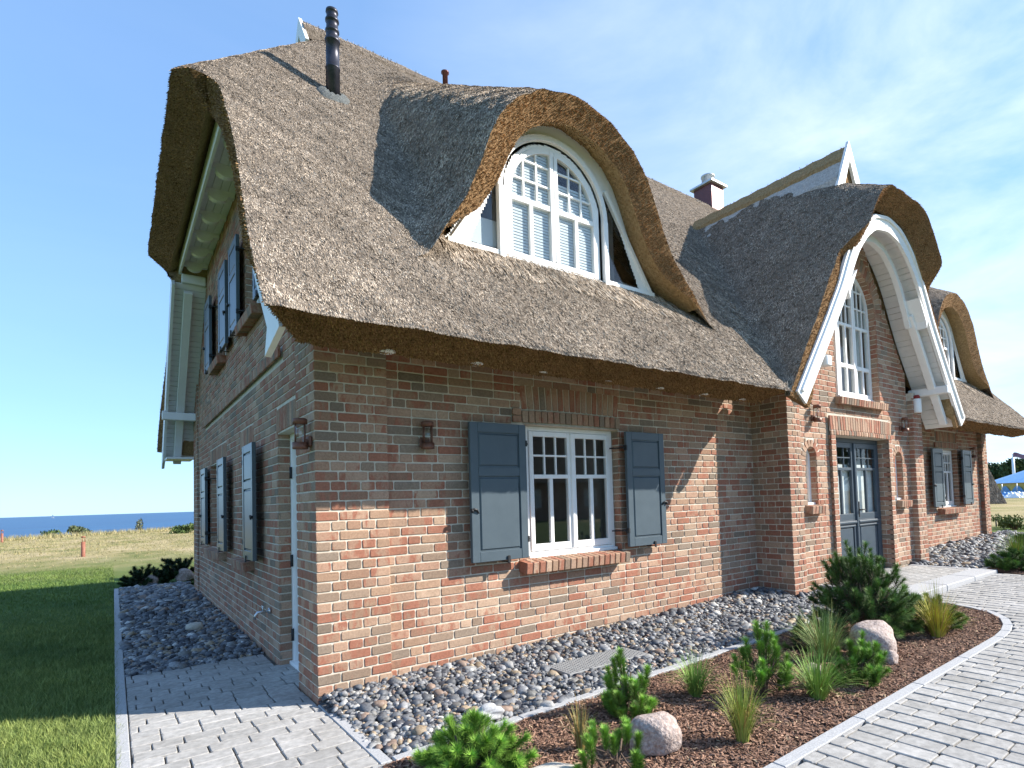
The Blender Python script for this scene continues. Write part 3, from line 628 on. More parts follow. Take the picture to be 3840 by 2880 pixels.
scatter_top(P2, N2, (P2[..., 0] < PC+1.6)[:-1, :-1]*1., dens_near(4200, 1700, 7, 16), 'porch')
off2 = -.21*N2*np.array([1, .35, 1]); hl = smoo((1.75-np.abs(Xp))/.5)*smoo(1-(Yp-yf[:, None])/.5); off2 = off2+hl[..., None]*np.array([0, .26, -.06]); e = smoo((np.abs(Xp)-2.5)/.5)[..., None]
off2 = off2*(1-e)+e*np.stack([-np.sign(Xp)*.46, 0*Xp, 0*Xp-.12], -1)
B2 = P2+off2
mb = MB(); mb.add(B2.reshape(-1, 3), grid_faces(*Xp.shape)); part('thatch_underside', mb, 'straw', proof, smooth=True)
mb = MB(); Pe, Fe = edge_faces(P2[:, 0], B2[:, 0]); mb.add(Pe.reshape(-1, 3), Fe); scatter_edge(Pe, 'porch', 3600, (0, -.6, -.3), (0, -1, -.3))
for s_ in (0, -1):
    k2 = Yp[s_] < -.2; Pe, Fe = edge_faces(P2[s_][k2], B2[s_][k2]); mb.add(Pe.reshape(-1, 3), Fe)
part('thatch_edge', mb, 'thatchcut', proof, smooth=True)
p_, d_, n_ = ridge_cap(-.52, 2.75, PC, 7.21, 'y', 1.5, proof, .15, .40); add_reeds('porchridge', p_, d_, n_, (.04, .09), (.006, .011), 1.3, (.0, .06), cut=True)
end_board((PC, -.56, 7.40), .46, .90, (0, -1, 0), (1, 0, 0), proof)
# --- dormers
dorm = []
for di, c in enumerate(DC):
    offs = np.linspace(-2.45, 2.45, 150); nv = 110; v = np.linspace(0, 1, nv); tz = cat(dprof_o, dprof_z, dabs(offs))
    yb = np.clip((tz+.62*.3-4.043)/(SL-.62)+.6, DY+.25, 4.35); Yd = DY+(yb-DY)[:, None]*v[None]; Xd = np.repeat(offs[:, None], nv, 1)
    zd = dormz(Xd, Yd); zm = ZE+SL*(HALF-np.abs(Yd-GY)); Zd = smax(zd, zm-.012, .25); bl = smoo((2.38-dabs(Xd))/.6); Zd = zm-.02*(1-bl)+(Zd-zm)*bl
    P3 = np.stack([c+Xd, Yd, Zd], -1); N3 = normals(P3); P3 = wobble(P3, N3)
    mb = MB(); mb.add(P3.reshape(-1, 3), grid_faces(*Xd.shape)); dr = part('roof', mb, 'thatch', house, smooth=True, label='arched thatched dormer hood over the %s upper window' % ('nearer' if di == 0 else 'far right')); dorm.append(dr)
    scatter_top(P3, N3, None, 5000 if di == 0 else 900, 'dorm%d' % di)
    th = .28*smoo((np.where(Xd < 0, 1.98, 2.12)-dabs(Xd))/.9); nx = N3[..., 0:1]; nz_ = N3[..., 2:3]; nn = np.concatenate([nx, 0*nx, nz_], -1); nn /= np.linalg.norm(nn, axis=-1)[..., None]
    B3 = P3-nn*th[..., None]+np.array([0, .10, 0])*smoo(th[..., None]/.28)
    Pe, Fe = edge_faces(P3[:, 0], B3[:, 0]); mb = MB(); mb.add(Pe.reshape(-1, 3), Fe); part('thatch_edge', mb, 'thatchcut', dr, smooth=True); scatter_edge(Pe, 'dorm%d' % di, 4800 if di == 0 else 1200, (0, -.7, -.2), (0, -1, -.2))
    # straw soffit from the lip back to the window board
    q = dabs(offs) < 1.95; inner = B3[q, 0]; back = inner.copy(); back[:, 1] = .13; back[:, 2] += .16*smoo((1.9-np.abs(offs[q]))/.8)*1.0+.0; back[:, 0] = c+(back[:, 0]-c)*1.02
    Pe, Fe = edge_faces(inner, back); mb = MB(); mb.add(Pe.reshape(-1, 3), Fe); part('thatch_soffit', mb, 'straw', dr, smooth=True)
    Aq = Pe; scatter_edge(Aq, 'dormsof%d' % di, 1600 if di == 0 else 500, (0, -1.2, 0), (0, 0, -1))
    dorm[-1]['_c'] = c
    k = 3200 if di == 0 else 900; px = c+rng.uniform(-1.55, 1.75, k); py = rng.uniform(-.22, .08, k)-.05*(px-c)**2*.3; add_reeds('ledge%d' % di, np.c_[px, py, ZE+SL*(HALF-(GY-py))+.012], np.tile(V3(0, -.654, -.756), (k, 1)), np.tile(V3(0, -.756, .654), (k, 1)), (.08, .18), (.005, .009), 1.25, (.0, .12))
for k_, par in (('main', roof), ('porch', proof), ('porchridge', proof), ('dorm0', dorm[0]), ('dorm1', dorm[1]), ('dormsof0', dorm[0]), ('dormsof1', dorm[1]), ('ledge0', dorm[0]), ('ledge1', dorm[1])):
    part('thatch_reeds', REEDS[k_], 'reed', par, kind='stuff')
for d in dorm: del d['_c']
# --- chimneys and pipes on the roof
mb = MB(); lathe(mb, (.88, 2.32, 6.45), [(.083, 0), (.083, .60), (.089, .605), (.089, .62), (.080, .625), (.080, .95), (.092, .955), (.092, .985), (.074, .99), (.074, 1.08), (.084, 1.085), (.084, 1.11), (.070, 1.115), (.070, 1.22), (.082, 1.225), (.082, 1.25), (.066, 1.255), (.066, 1.34), (.076, 1.345), (.072, 1.375), (.0, 1.376)], 24)
fl = part('flue_pipe', mb, 'flue', roof, label='tall black flue pipe with a ribbed cowl')
mb = MB(); a = np.linspace(0, 2*np.pi, 28, endpoint=False); rr = []
for r, dz in ((.09, .07), (.14, .06), (.19, .02), (.21, -.05)):
    px = .88+r*np.cos(a)*(1+.06*np.sin(5*a)); py = 2.30-.02+r*.62*np.sin(a); rr.append(np.c_[px, py, 4.043+SL*py+dz+.012*np.sin(9*a)])
R_ = np.concatenate(rr); q = np.arange(28); mb.add(R_, np.concatenate([np.stack([k*28+q, k*28+(q+1) % 28, (k+1)*28+(q+1) % 28, (k+1)*28+q], 1) for k in range(3)])); part('pipe_collar', mb, 'wool', roof, smooth=True)
mb = MB(); lathe(mb, (3.61, 4.62, 9.1), [(.05, 0), (.05, .52), (.075, .525), (.075, .55), (.0, .58)], 14); part('vent_pipe', mb, 'chim', roof)
mb = MB(); box(mb, (11.30, 4.45, 8.6), (11.82, 5.05, 9.93), .01); ch = part('chimney', mb, 'chim', roof, label='square red-brown sheet metal chimney with a steel cap')
mb = MB(); box(mb, (11.22, 4.37, 9.925), (11.90, 5.13, 9.985), .01); lathe(mb, (11.56, 4.75, 9.98), [(.17, 0), (.17, .27), (.19, .275), (.19, .31), (0, .32)], 20); part('chimney_cap', mb, 'zinc', ch)
# ================================================================ windows, shutters, doors
def pane(Fm, a0, a1, z0, z1, w_, parent):
    mb = MB(); mb.add([Fm.P(a0, w_, z0), Fm.P(a1, w_, z0), Fm.P(a1, w_, z1), Fm.P(a0, w_, z1)], np.array([[0, 1, 2, 3]])); part('pane', mb, 'glass', parent, loc=Fm.P((a0+a1)/2, w_, (z0+z1)/2))
def room(Fm, a0, a1, z0, z1, w_, depth, parent, mt='room'):
    mb = MB(); e = .25; x0, x1, y0, y1 = a0-e, a1+e, z0-e, z1+.1
    c = [Fm.P(x, q, z) for q in (w_, w_-depth) for x, z in ((x0, y0), (x1, y0), (x1, y1), (x0, y1))]
    mb.add(c, np.array([[4, 5, 6, 7], [0, 1, 5, 4], [1, 2, 6, 5], [2, 3, 7, 6], [3, 0, 4, 7]])); part('room_interior', mb, mt, parent)
def casement(Fm, a0, a1, z0, z1, w_, split, parent, small=(3, 2), tall=2, st=.055, bar=.022, mt='white', kick=0., dp=.05):
    """one glazed leaf: stiles and rails, small panes above, tall panes below"""
    mb = MB(); zb = z0+st+.02
    Fm.box(mb, a0, a0+st, w_-dp, w_, z0, z1); Fm.box(mb, a1-st, a1, w_-dp, w_, z0, z1)
    Fm.box(mb, a0+st, a1-st, w_-dp+.001, w_-.001, z1-st, z1); Fm.box(mb, a0+st, a1-st, w_-dp+.001, w_-.001, z0, zb)
    zs = z0+(z1-z0)*split; Fm.box(mb, a0+st, a1-st, w_-dp+.001, w_-.001, zs-.022, zs+.022)
    x0, x1 = a0+st, a1-st
    for i in range(1, tall): x = x0+(x1-x0)*i/tall; Fm.box(mb, x-.024, x+.024, w_-dp+.004, w_-.004, zb, zs-.022)
    for i in range(1, small[0]): x = x0+(x1-x0)*i/small[0]; Fm.box(mb, x-bar/2, x+bar/2, w_-dp+.012, w_-.010, zs+.022, z1-st, .003)
    for i in range(1, small[1]): z = zs+.022+(z1-st-zs-.022)*i/small[1]; Fm.box(mb, x0, x1, w_-dp+.014, w_-.012, z-bar/2, z+bar/2, .003)
    leaf = part('sash', mb, mt, parent); 
    for i in range(tall): pane(Fm, x0+(x1-x0)*i/tall, x0+(x1-x0)*(i+1)/tall, zb, zs-.02, w_-dp*.5, parent)
    for i in range(small[0]):
        for j in range(small[1]):
            h = (z1-st-zs-.02)/small[1]; pane(Fm, x0+(x1-x0)*i/small[0], x0+(x1-x0)*(i+1)/small[0], zs+.02+h*j, zs+.02+h*(j+1), w_-dp*.5, parent)
def window(Fm, a0, a1, z0, z1, w_, label, split=.62, leaves=2):
    mb = MB(); f = .05
    Fm.box(mb, a0, a0+f, w_-.07, w_, z0, z1); Fm.box(mb, a1-f, a1, w_-.07, w_, z0, z1); Fm.box(mb, a0+f, a1-f, w_-.069, w_-.001, z1-f, z1); Fm.box(mb, a0+f, a1-f, w_-.069, w_-.001, z0, z0+f)
    Fm.box(mb, a0-.0, a1+.0, w_-.02, w_+.045, z0-.03, z0+.022)
    o = part('window', mb, 'white', house, label=label); xs = np.linspace(a0+f, a1-f, leaves+1)
    if leaves == 2: m2 = MB(); c = xs[1]; Fm.box(m2, c-.022, c+.022, w_-.03, w_+.032, z0+f, z1-f, .01); part('mullion', m2, 'white', o)
    for i in range(leaves): casement(Fm, xs[i]+.004, xs[i+1]-.004, z0+f+.004, z1-f-.004, w_+.012, split, o)
    room(Fm, a0, a1, z0, z1, w_-.08, 2.2, o); return o
def shutter(Fm, a0, a1, z0, z1, w0, hinge, label):
    """hinge = +1 when hinged on its high-a edge"""
    mb = MB(); t = .042; st = .085; w1 = w0+t; zm = z0+(z1-z0)*.645
    Fm.box(mb, a0, a0+st, w0, w1, z0, z1); Fm.box(mb, a1-st, a1, w0, w1, z0, z1)
    for q0, q1 in ((z0, z0+.10), (z1-.095, z1), (zm-.045, zm+.045)): Fm.box(mb, a0+st, a1-st, w0+.001, w1-.0015, q0, q1)
    o = part('shutter', mb, 'shutter', house, label=label)
    for q0, q1 in ((z0+.10, zm-.045), (zm+.045, z1-.095)):
        p = MB(); Fm.box(p, a0+st, a1-st, w0+.006, w1-.016, q0, q1, .001); v = []
        for ins, w_ in ((.012, w1-.016), (.026, w1-.004)):
            v += [Fm.P(x, w_, z) for x, z in ((a0+st+ins, q0+ins), (a1-st-ins, q0+ins), (a1-st-ins, q1-ins), (a0+st+ins, q1-ins))]
        p.add(v, np.array([[0, 1, 5, 4], [1, 2, 6, 5], [2, 3, 7, 6], [3, 0, 4, 7], [4, 5, 6, 7]])); part('panel', p, 'shutter', o)
    zl = z0+(z1-z0)*.37; e = a0 if hinge > 0 else a1; s = 1 if hinge > 0 else -1
    l = MB(); tube(l, Fm.P([e-s*.015, e+s*.02, e+s*.05, e+s*.075], [w1+.004, w1+.018, w1+.014, w1+.006], [zl, zl+.012, zl+.004, zl-.03]), [.011, .012, .011, .005], 8); lathe(l, Fm.P(e, w1+.012, zl-.02), [(.013, 0), (.015, .02), (.008, .035)], 8); part('latch', l, 'iron', o)
    hh = MB(); h = a1 if hinge > 0 else a0
    for zz in (z0+.19, z1-.19): tube(hh, Fm.P([h-s*.0, h+s*.04, h+s*.04, h+s*.11], [w1-.02, w0, w0-.06, w0-.14], [zz]*4), .009, 6); Fm.box(hh, h-.012, h+.012, w0-.005, w1+.004, zz-.03, zz+.03, .003)
    part('hinge', hh, 'iron', o)
    d = MB(); xm = a0+(a1-a0)*(.66 if hinge < 0 else .62)
    tube(d, Fm.P([xm, xm, xm+.0], [w0-.11, w1+.004, w1+.016], [z0-.02, z0-.018, z0-.03]), .007, 6); Fm.box(d, xm-.016, xm+.016, w1+.002, w1+.014, z0-.03, z0+.045, .004); part('shutter_dog', d, 'iron', o)
    return o
window(FL, 2.17, 3.44, .935, 2.342, -.16, 'wide white two-leaf window between blue-grey shutters', .62)
shutter(FL, 1.385, 2.03, .957, 2.312, .045, 1, 'left blue-grey shutter of the near front window'); shutter(FL, 3.45, 4.09, .957, 2.315, .045, -1, 'right blue-grey shutter of the near front window')
window(FW, X2(13.08), X2(14.29), 1.09, 2.405, -.16, 'white two-leaf window of the far right wing', .62)
shutter(FW, X2(12.5), X2(13.06), 1.12, 2.385, .045, 1, 'left blue-grey shutter of the far right window'); shutter(FW, X2(14.25), X2(14.81), 1.13, 2.395, .045, -1, 'right blue-grey shutter of the far right window')
for i, (a, b, c, d) in enumerate(gw): window(FG, a+.02, b-.02, c+.02, d-.01, -.16, 'white window in the shaded gable wall, %s' % ('lower near', 'lower far', 'upper near', 'upper far')[i], .62, 1 if i == 0 else 2)
for a0, a1, z0, z1, w_, h_, lb in ((2.19, 2.82, .965, 2.285, .05, 1, 'lower shutter nearest the side door'), (4.33, 4.97, .965, 2.285, .05, 1, 'lower middle shutter on the gable wall'), (6.77, 7.42, .965, 2.285, .01, -1, 'lower far shutter on the gable wall'), (1.55, 2.17, 3.87, 5.06, .03, 1, 'upper nearest shutter half hidden by the thatch'), (3.27, 3.9, 3.87, 5.06, .03, -1, 'upper shutter beside the near upper gable window'), (4.22, 4.88, 3.87, 5.06, .03, 1, 'upper shutter left of the far upper gable window'), (5.92, 6.55, 3.87, 5.06, .03, -1, 'upper far shutter on the gable wall')):
    shutter(FG, a0, a1, z0, z1, w_, h_, lb)
# --- side door in the gable
mb = MB(); FG.box(mb, .62, .68, -.24, -.15, -.05, 2.30); FG.box(mb, 1.45, 1.51, -.24, -.15, -.05, 2.30); FG.box(mb, .68, 1.45, -.239, -.151, 2.24, 2.30); FG.box(mb, .62, 1.51, -.25, -.12, -.06, -.02)
sdoor = part('side_door', mb, 'white', house, label='white side door in the gable recess')
mb = MB(); FG.box(mb, .69, 1.44, -.235, -.19, -.015, 2.235); part('door_leaf', mb, 'white', sdoor)
mb = MB(); FG.box(mb, .80, 1.33, -.192, -.186, .95, 2.1); part('pane', mb, 'glass', sdoor)
mb = MB()
for z in (.25, 1.0, 1.9): tube(mb, FG.P([1.445]*2, [-.14]*2, [z-.06, z+.06]), .014, 8)
part('hinge', mb, 'iron', sdoor)
# --- entrance door, double leaf
mb = MB(); w_ = -.20; x0, x1, z0, z1 = X(7.5), X(9.34), .19, 2.40
FP.box(mb, x0, x0+.07, w_-.09, w_, z0, z1); FP.box(mb, x1-.07, x1, w_-.09, w_, z0, z1); FP.box(mb, x0+.07, x1-.07, w_-.089, w_-.001, z1-.07, z1); FP.box(mb, x0, x1, w_-.09, w_+.03, z0-.06, z0+.03)
door = part('entrance_door', mb, 'door', house, label='dark blue-grey double entrance door with small panes above')
xm = (x0+x1)/2; mb = MB(); FP.box(mb, xm-.03, xm+.03, w_-.03, w_+.04, z0+.03, z1-.07, .012); part('centre_post', mb, 'door', door)
for a0, a1 in ((x0+.075, xm-.008), (xm+.008, x1-.075)):
    zq = z0+.86; casement(FP, a0, a1, zq, z1-.075, w_+.012, .66, door, (3, 2), 2, .085, .02, 'door')
    mb = MB(); FP.box(mb, a0, a0+.085, w_-.038, w_+.012, z0+.035, zq); FP.box(mb, a1-.085, a1, w_-.038, w_+.012, z0+.035, zq); FP.box(mb, a0+.085, a1-.085, w_-.037, w_+.011, z0+.035, z0+.17); FP.box(mb, a0+.085, a1-.085, w_-.037, w_+.011, zq-.09, zq); FP.box(mb, a0+.03, a1-.03, w_+.01, w_+.045, zq-.06, zq-.015, .012); FP.box(mb, a0+.06, a1-.06, w_+.01, w_+.03, zq-.115, zq-.085, .008)
    part('door_frame', mb, 'door', door)
    mb = MB(); FP.box(mb, a0+.085, a1-.085, w_-.03, w_-.018, z0+.17, zq-.09); FP.box(mb, a0+.12, a1-.12, w_-.018, w_+.008, z0+.205, zq-.125, .016); part('door_panel', mb, 'door', door)
    mb = MB(); FP.box(mb, a0+.02, a1-.02, w_+.005, w_+.06, z0+.035, z0+.075, .015); part('weather_bar', mb, 'door', door)
    mb = MB(); FP.box(mb, a0+.03, a1-.03, w_-.075, w_-.07, zq+.05, zq+.92); part('curtain', mb, 'curtain', door)
mb = MB(); zk = z0+1.02; tube(mb, FP.P([xm+.045, xm+.045], [w_+.04, w_+.085], [zk, zk]), .012, 8); tube(mb, FP.P([xm+.045, xm+.10, xm+.17], [w_+.085, w_+.09, w_+.085], [zk, zk+.004, zk]), .011, 8); FP.box(mb, xm+.026, xm+.064, w_+.012, w_+.045, zk-.12, zk+.14, .006); part('door_handle', mb, 'iron', door)
room(FP, x0, x1, z0, z1, w_-.1, 2.5, door)
# --- slot windows
for c, lb in ((6.84, 'left'), (9.82, 'right')):
    a = X(c); t = np.linspace(0, np.pi, 17); path = [(a+.12, 1.36)]+[(a+.12*math.cos(q), 2.055+.12*math.sin(q)) for q in t]+[(a-.12, 1.36)]
    mb = MB(); sweep(mb, path, .05, .06, FP, -.22); FP.box(mb, a-.145, a+.145, -.20, -.10, 1.335, 1.375); o = part('slot_window', mb, 'white', house, label='narrow arched white window %s of the entrance door' % lb)
    mb = MB(); V = [FP.P(x, -.19, z) for x, z in path]; mb.add(V, np.arange(len(V))); part('pane', mb, 'glass', o); room(FP, a-.1, a+.1, 1.4, 2.1, -.24, .8, o)
# --- arched windows (porch and dormers)
def arch_bars(mb, Fm, c, spring, r, w0, w1, xs, z_lo, bar=.024):
    for x in xs:
        h = spring+math.sqrt(max(0, r*r-(x-c)**2))-.01; Fm.box(mb, x-bar/2, x+bar/2, w0, w1, z_lo, h, .003)
def arched(Fm, c, half, z0, spring, w_, label, trans, mids, blind=None, lower=None):
    rise = half; t = np.linspace(0, np.pi, 41); out = lambda q: [(c+(half-q), z0)]+[(c+(half-q)*math.cos(k), spring+(half-q)*math.sin(k)) for k in t]+[(c-(half-q), z0)]
    mb = MB(); sweep(mb, out(.035), .07, .09, Fm, w_-.07); Fm.box(mb, c-half-.004, c+half+.004, w_-.074, w_+.05, z0-.03, z0+.05); o = part('arched_window', mb, 'white', house, label=label)
    mb = MB(); sweep(mb, out(.10), .055, .055, Fm, w_-.03); Fm.box(mb, c-half+.07, c+half-.07, w_-.032, w_+.0215, z0+.045, z0+.13); Fm.box(mb, c-.055, c-.004, w_-.034, w_+.0285, z0+.13, spring+half-.075); Fm.box(mb, c+.004, c+.055, w_-.034, w_+.0285, z0+.13, spring+half-.075)
    for z, th in trans: 
        hw = half-.10 if z < spring else math.sqrt(max(.01, (half-.1)**2-(z-spring)**2)); Fm.box(mb, c-hw, c-.055, w_-.03, w_+.02, z-th/2, z+th/2); Fm.box(mb, c+.055, c+hw, w_-.03, w_+.02, z-th/2, z+th/2)
    part('sash', mb, 'white', o)
    mb = MB(); zt = trans[-1][0]; ri = half-.12; w3 = (ri-.055)/3
    for s in (-1, 1):
        for k in (1, 2): arch_bars(mb, Fm, c, spring, ri, w_-.02, w_+.008, [c+s*(.055+w3*k)], zt)
        for z in mids:
            hw = math.sqrt(max(.01, ri**2-(z-spring)**2)) if z > spring else ri; a, b = sorted((c+s*.055, c+s*hw)); Fm.box(mb, a, b, w_-.021, w_+.007, z-.012, z+.012, .003)
        x = c+s*(.055+(ri-.055)/2)
        for za, zb in zip([z0+.13]+[q[0] for q in trans[:-1]], [q[0] for q in trans]): Fm.box(mb, x-.024, x+.024, w_-.025, w_+.018, za, zb, .004)
    part('glazing_bars', mb, 'white', o)
    # panes: one sheet per light, clipped to the arch
    def clip_pane(a0, a1, za, zb):
        xs = np.linspace(a0, a1, 9); top = np.minimum(zb, np.where(np.abs(xs-c) < ri, spring+np.sqrt(np.maximum(0, ri**2-(xs-c)**2)), spring if zb > spring else zb))
        if top.max()-za < .03: return
        top = np.maximum(top, za); V = [Fm.P(x, w_-.006, za) for x in xs]+[Fm.P(x, w_-.006, z) for x, z in zip(xs, top)]; q = np.arange(8); m_ = MB(); m_.add(V, np.stack([q, q+1, q+10, q+9], 1)); part('pane', m_, 'glass', o, loc=Fm.P((a0+a1)/2, w_, (za+zb)/2))
    zl = [z0+.13]+[q[0] for q in trans]
    for s in (-1, 1):
        for za, zb in zip(zl[:-1], zl[1:]):
            for k in (0, 1):
                e = sorted((c+s*(.055+(ri-.055)*k/2), c+s*(.055+(ri-.055)*(k+1)/2))); clip_pane(e[0], e[1], za, zb)
        zu = [zt]+list(mids)+[spring+ri]
        for za, zb in zip(zu[:-1], zu[1:]):
            for k in range(3): e = sorted((c+s*(.055+w3*k), c+s*(.055+w3*(k+1)))); clip_pane(e[0], e[1], za, zb)
    return o
ow = arched(FP, X(8.63), .63, 3.05, 4.64, -.20, 'tall arched white window above the entrance door', [(3.62, .07), (4.32, .05)], (4.66, 4.96))
room(FP, X(8.0), X(9.25), 3.05, 5.3, -.29, 2.0, ow)
mb = MB()
for s in (-1, 1):
    a0, a1 = sorted((X(8.63)+s*.30, X(8.63)+s*.60)); n = 24; a = np.linspace(a0, a1, n); V = np.concatenate([FP.P(a, -.32+.012*np.sin(np.arange(n)*1.6), 3.1), FP.P(a, -.32+.012*np.sin(np.arange(n)*1.6), 4.7)]); q = np.arange(n-1); mb.add(V, np.stack([q, q+1, q+1+n, q+n], 1))
part('curtain', mb, 'curtain', ow)
for di, c in enumerate(DC):
    FD = Fr((c, .1, 0), (1, 0, 0), (0, -1, 0)); wc = -.10; hf = .70; z0 = 4.07; sp = 4.85
    o = arched(FD, wc, hf, z0, sp, .0, 'arched white dormer window with %s' % ('white blinds' if di == 0 else 'dark panes, far right'), [(4.80, .06)], (5.04, 5.26))
    # white board filling the arch around the window
    bo = np.array([0, .3, .52, .82, 1.02, 1.2, 1.5, 1.62]); bz = np.array([5.88, 5.84, 5.72, 5.36, 4.90, 4.5, 4.08, 3.9]); fz = lambda x: np.interp(np.abs(x-.0), bo, bz)
    st = .02; mb = MB(); xs = np.arange(-1.58, 1.58, st); zs = np.arange(z0-.05, 5.9, st); A, Z_ = np.meshgrid(xs, zs, indexing='ij'); xc, zc = A+st/2, Z_+st/2
    insd = zc < fz(xc); dx = np.abs(xc-wc); op = (dx < hf-.03) & (zc > z0) & ((zc < sp) | ((dx/(hf-.03))**2+((zc-sp)/(hf-.03))**2 < 1))
    tri = (dx > hf+.05) & (zc > z0+.07) & (zc < fz(xc+np.sign(xc)*.0)-.34-.0*dx) & (np.abs(xc) < 1.42) & (zc < z0+.07+(1.38-np.abs(xc))*1.5)
    ok = insd & ~op & ~tri; I, J = np.where(ok); Fs = []
    V = np.stack([FD.P(xs[I], .02, zs[J]), FD.P(xs[I]+st, .02, zs[J]), FD.P(xs[I]+st, .02, zs[J]+st), FD.P(xs[I], .02, zs[J]+st)], 1).reshape(-1, 3); mb.add(V, np.arange(len(I)*4).reshape(-1, 4)); part('arch_board', mb, 'white', o)
    mb = MB(); sweep(mb, [(wc+(hf+.035)*math.cos(k), sp+(hf+.035)*math.sin(k)) for k in np.linspace(0, np.pi, 41)], .06, .05, FD, .015)
    for s in (-1, 1):
        FD.box(mb, wc+s*(hf+.03)-.035, wc+s*(hf+.03)+.035, .01, .075, z0-.04, sp); e = wc+s*(hf+.06); p0 = FD.P(1.40*s, .03, z0+.06); p1 = FD.P(e, .03, z0+.07+(1.38-abs(e))*1.5+.03); beam(mb, p0, p1, .05, .05, (0, -1, 0)); beam(mb, FD.P(e, .03, z0+.05), FD.P(1.45*s, .03, z0+.05), .06, .06)
        m2 = MB(); m2.add([FD.P(e, .0, z0+.06), FD.P(1.40*s, .0, z0+.06), FD.P(e, .0, z0+.07+(1.38-abs(e))*1.5)], np.array([[0, 1, 2]])); part('pane', m2, 'glass', o)
    FD.box(mb, -1.5, 1.5, -.02, .07, z0-.09, z0-.03); part('window_trim', mb, 'white', o)
    mb = MB()
    if di == 0:
        for s in (-1, 1):
            for k in range(40):
                z = z0+.12+k*.034; hw = hf-.12 if z < sp else math.sqrt(max(0, (hf-.12)**2-(z-sp)**2))
                if s > 0 and z > 5.16: continue
                if hw > .1: a0, a1 = sorted((wc+s*.05, wc+s*hw)); box(mb, (a0, -.040, z-.0125), (a1, -.030, z+.0125), .001, None, FD.ax, FD.O)
        part('blind', mb, 'blind', o)
        mb = MB(); FD.box(mb, -1.36, -.82, -.04, -.035, z0, z0+.42); part('blind', mb, 'blind', o)
    room(FD, -.66, .66, z0+.28, 5.05, -.11, .6, o)
# ================================================================ white woodwork
ZB = lambda y, d: ZE+SL*(HALF-abs(y-GY))-d
def slab(mb, quad, dx):
    V = [V3(*q) for q in quad]; V = V+[v+V3(*dx) for v in V]; mb.add(V, np.array([[0, 1, 2, 3], [7, 6, 5, 4], [0, 4, 5, 1], [1, 5, 6, 2], [2, 6, 7, 3], [3, 7, 4, 0]]))
for sg, nm in ((1, 'far'), (-1, 'near')):
    ya, yk = GY+sg*(5.22 if sg > 0 else 4.95), GY+sg*(2.66 if sg > 0 else 4.0); n = V3(0, sg*.756, .654)
    bx_ = -.49 if sg > 0 else -.40; p, q = V3(bx_, ya, ZB(ya, .60)), V3(bx_, yk, ZB(yk, .60)); d = (q-p)/np.linalg.norm(q-p)
    mb = MB(); slab(mb, (p-n*.14, p+n*.20, q+n*.20, q-n*.14), (.045, 0, 0)); slab(mb, (p-n*.12, p+n*.16, p+n*.10-d*.34, p-n*(.34 if sg < 0 else .0)-d*(.10 if sg < 0 else .28)), (.045, 0, 0))
    bb_ = part('bargeboard', mb, 'white', house, label='white bargeboard under the %s side of the gable thatch' % nm)
    if sg > 0:
        mb = MB(); beam(mb, (-.24, ya-sg*.05, ZB(ya-sg*.05, .76)), (-.24, yk, ZB(yk, .76)), .10, .14, (1, 0, 0), .01); part('rib', mb, 'white', bb_)
        mb = MB(); yb_ = 8.75; zq = 3.42; beam(mb, (-.55, yb_, zq), (.03, yb_, zq), .12, .15, (0, 0, 1), .01); box(mb, (-.55, yb_-.04, zq+.075), (-.48, yb_+.04, zq+.10), .01); part('beam', mb, 'white', bb_)
        mb = MB(); box(mb, (-.46, 9.02, 2.60), (.0, 9.72, 2.64), .006); part('end_soffit', mb, 'white', bb_)
    L_ = 0; d0 = V3(0, -sg*.654, .756); p0 = V3(0, ya, ZB(ya, .62)); tot = np.linalg.norm(q-p)
    while L_ < tot-.05:
        pp = p0+d0*(L_+.055); m2 = MB(); beam(m2, (bx_+.05, pp[1], pp[2]), (.06, pp[1], pp[2]), .105, .02, tuple(n), .003); part('soffit_plank', m2, 'white', bb_); L_ += .112
# level soffit under the half hip: fascia, planks, scalloped rafter tails
mb = MB(); box(mb, (-.385, 1.75, 5.76), (-.345, 7.35, 5.97), .006); fas = part('fascia', mb, 'white', house, label='white fascia under the half-hipped end of the thatch')
for k in range(4): m2 = MB(); box(m2, (-.343+k*.095, 1.75, 5.90), (-.252+k*.095, 7.35, 5.92), .004); part('soffit_plank', m2, 'white', fas)
for y in (1.85, 2.56, 3.28, 3.99, 4.73, 5.46, 6.17, 6.9):
    m2 = MB(); t = np.linspace(0, np.pi, 12); a = [(-.34, 5.9)]+[(-.34, 5.84), (-.315, 5.83)]+[(-.175-.115*math.cos(r), 5.83-.085*math.sin(r)) for r in t]+[(-.035, 5.83), (.02, 5.84), (.02, 5.9)]
    V = [(x, y-.05, z) for x, z in a]+[(x, y+.05, z) for x, z in a]; n_ = len(a); r = np.arange(n_); m2.add(V, [r, r[::-1]+n_, np.stack([r, (r+1) % n_, (r+1) % n_+n_, r+n_], 1)]); part('rafter_tail', m2, 'white', fas)
for y in (1.93, 7.17): m2 = MB(); box(m2, (-.345, y-.06, 5.60), (.02, y+.06, 5.76), .01); part('beam', m2, 'white', fas)
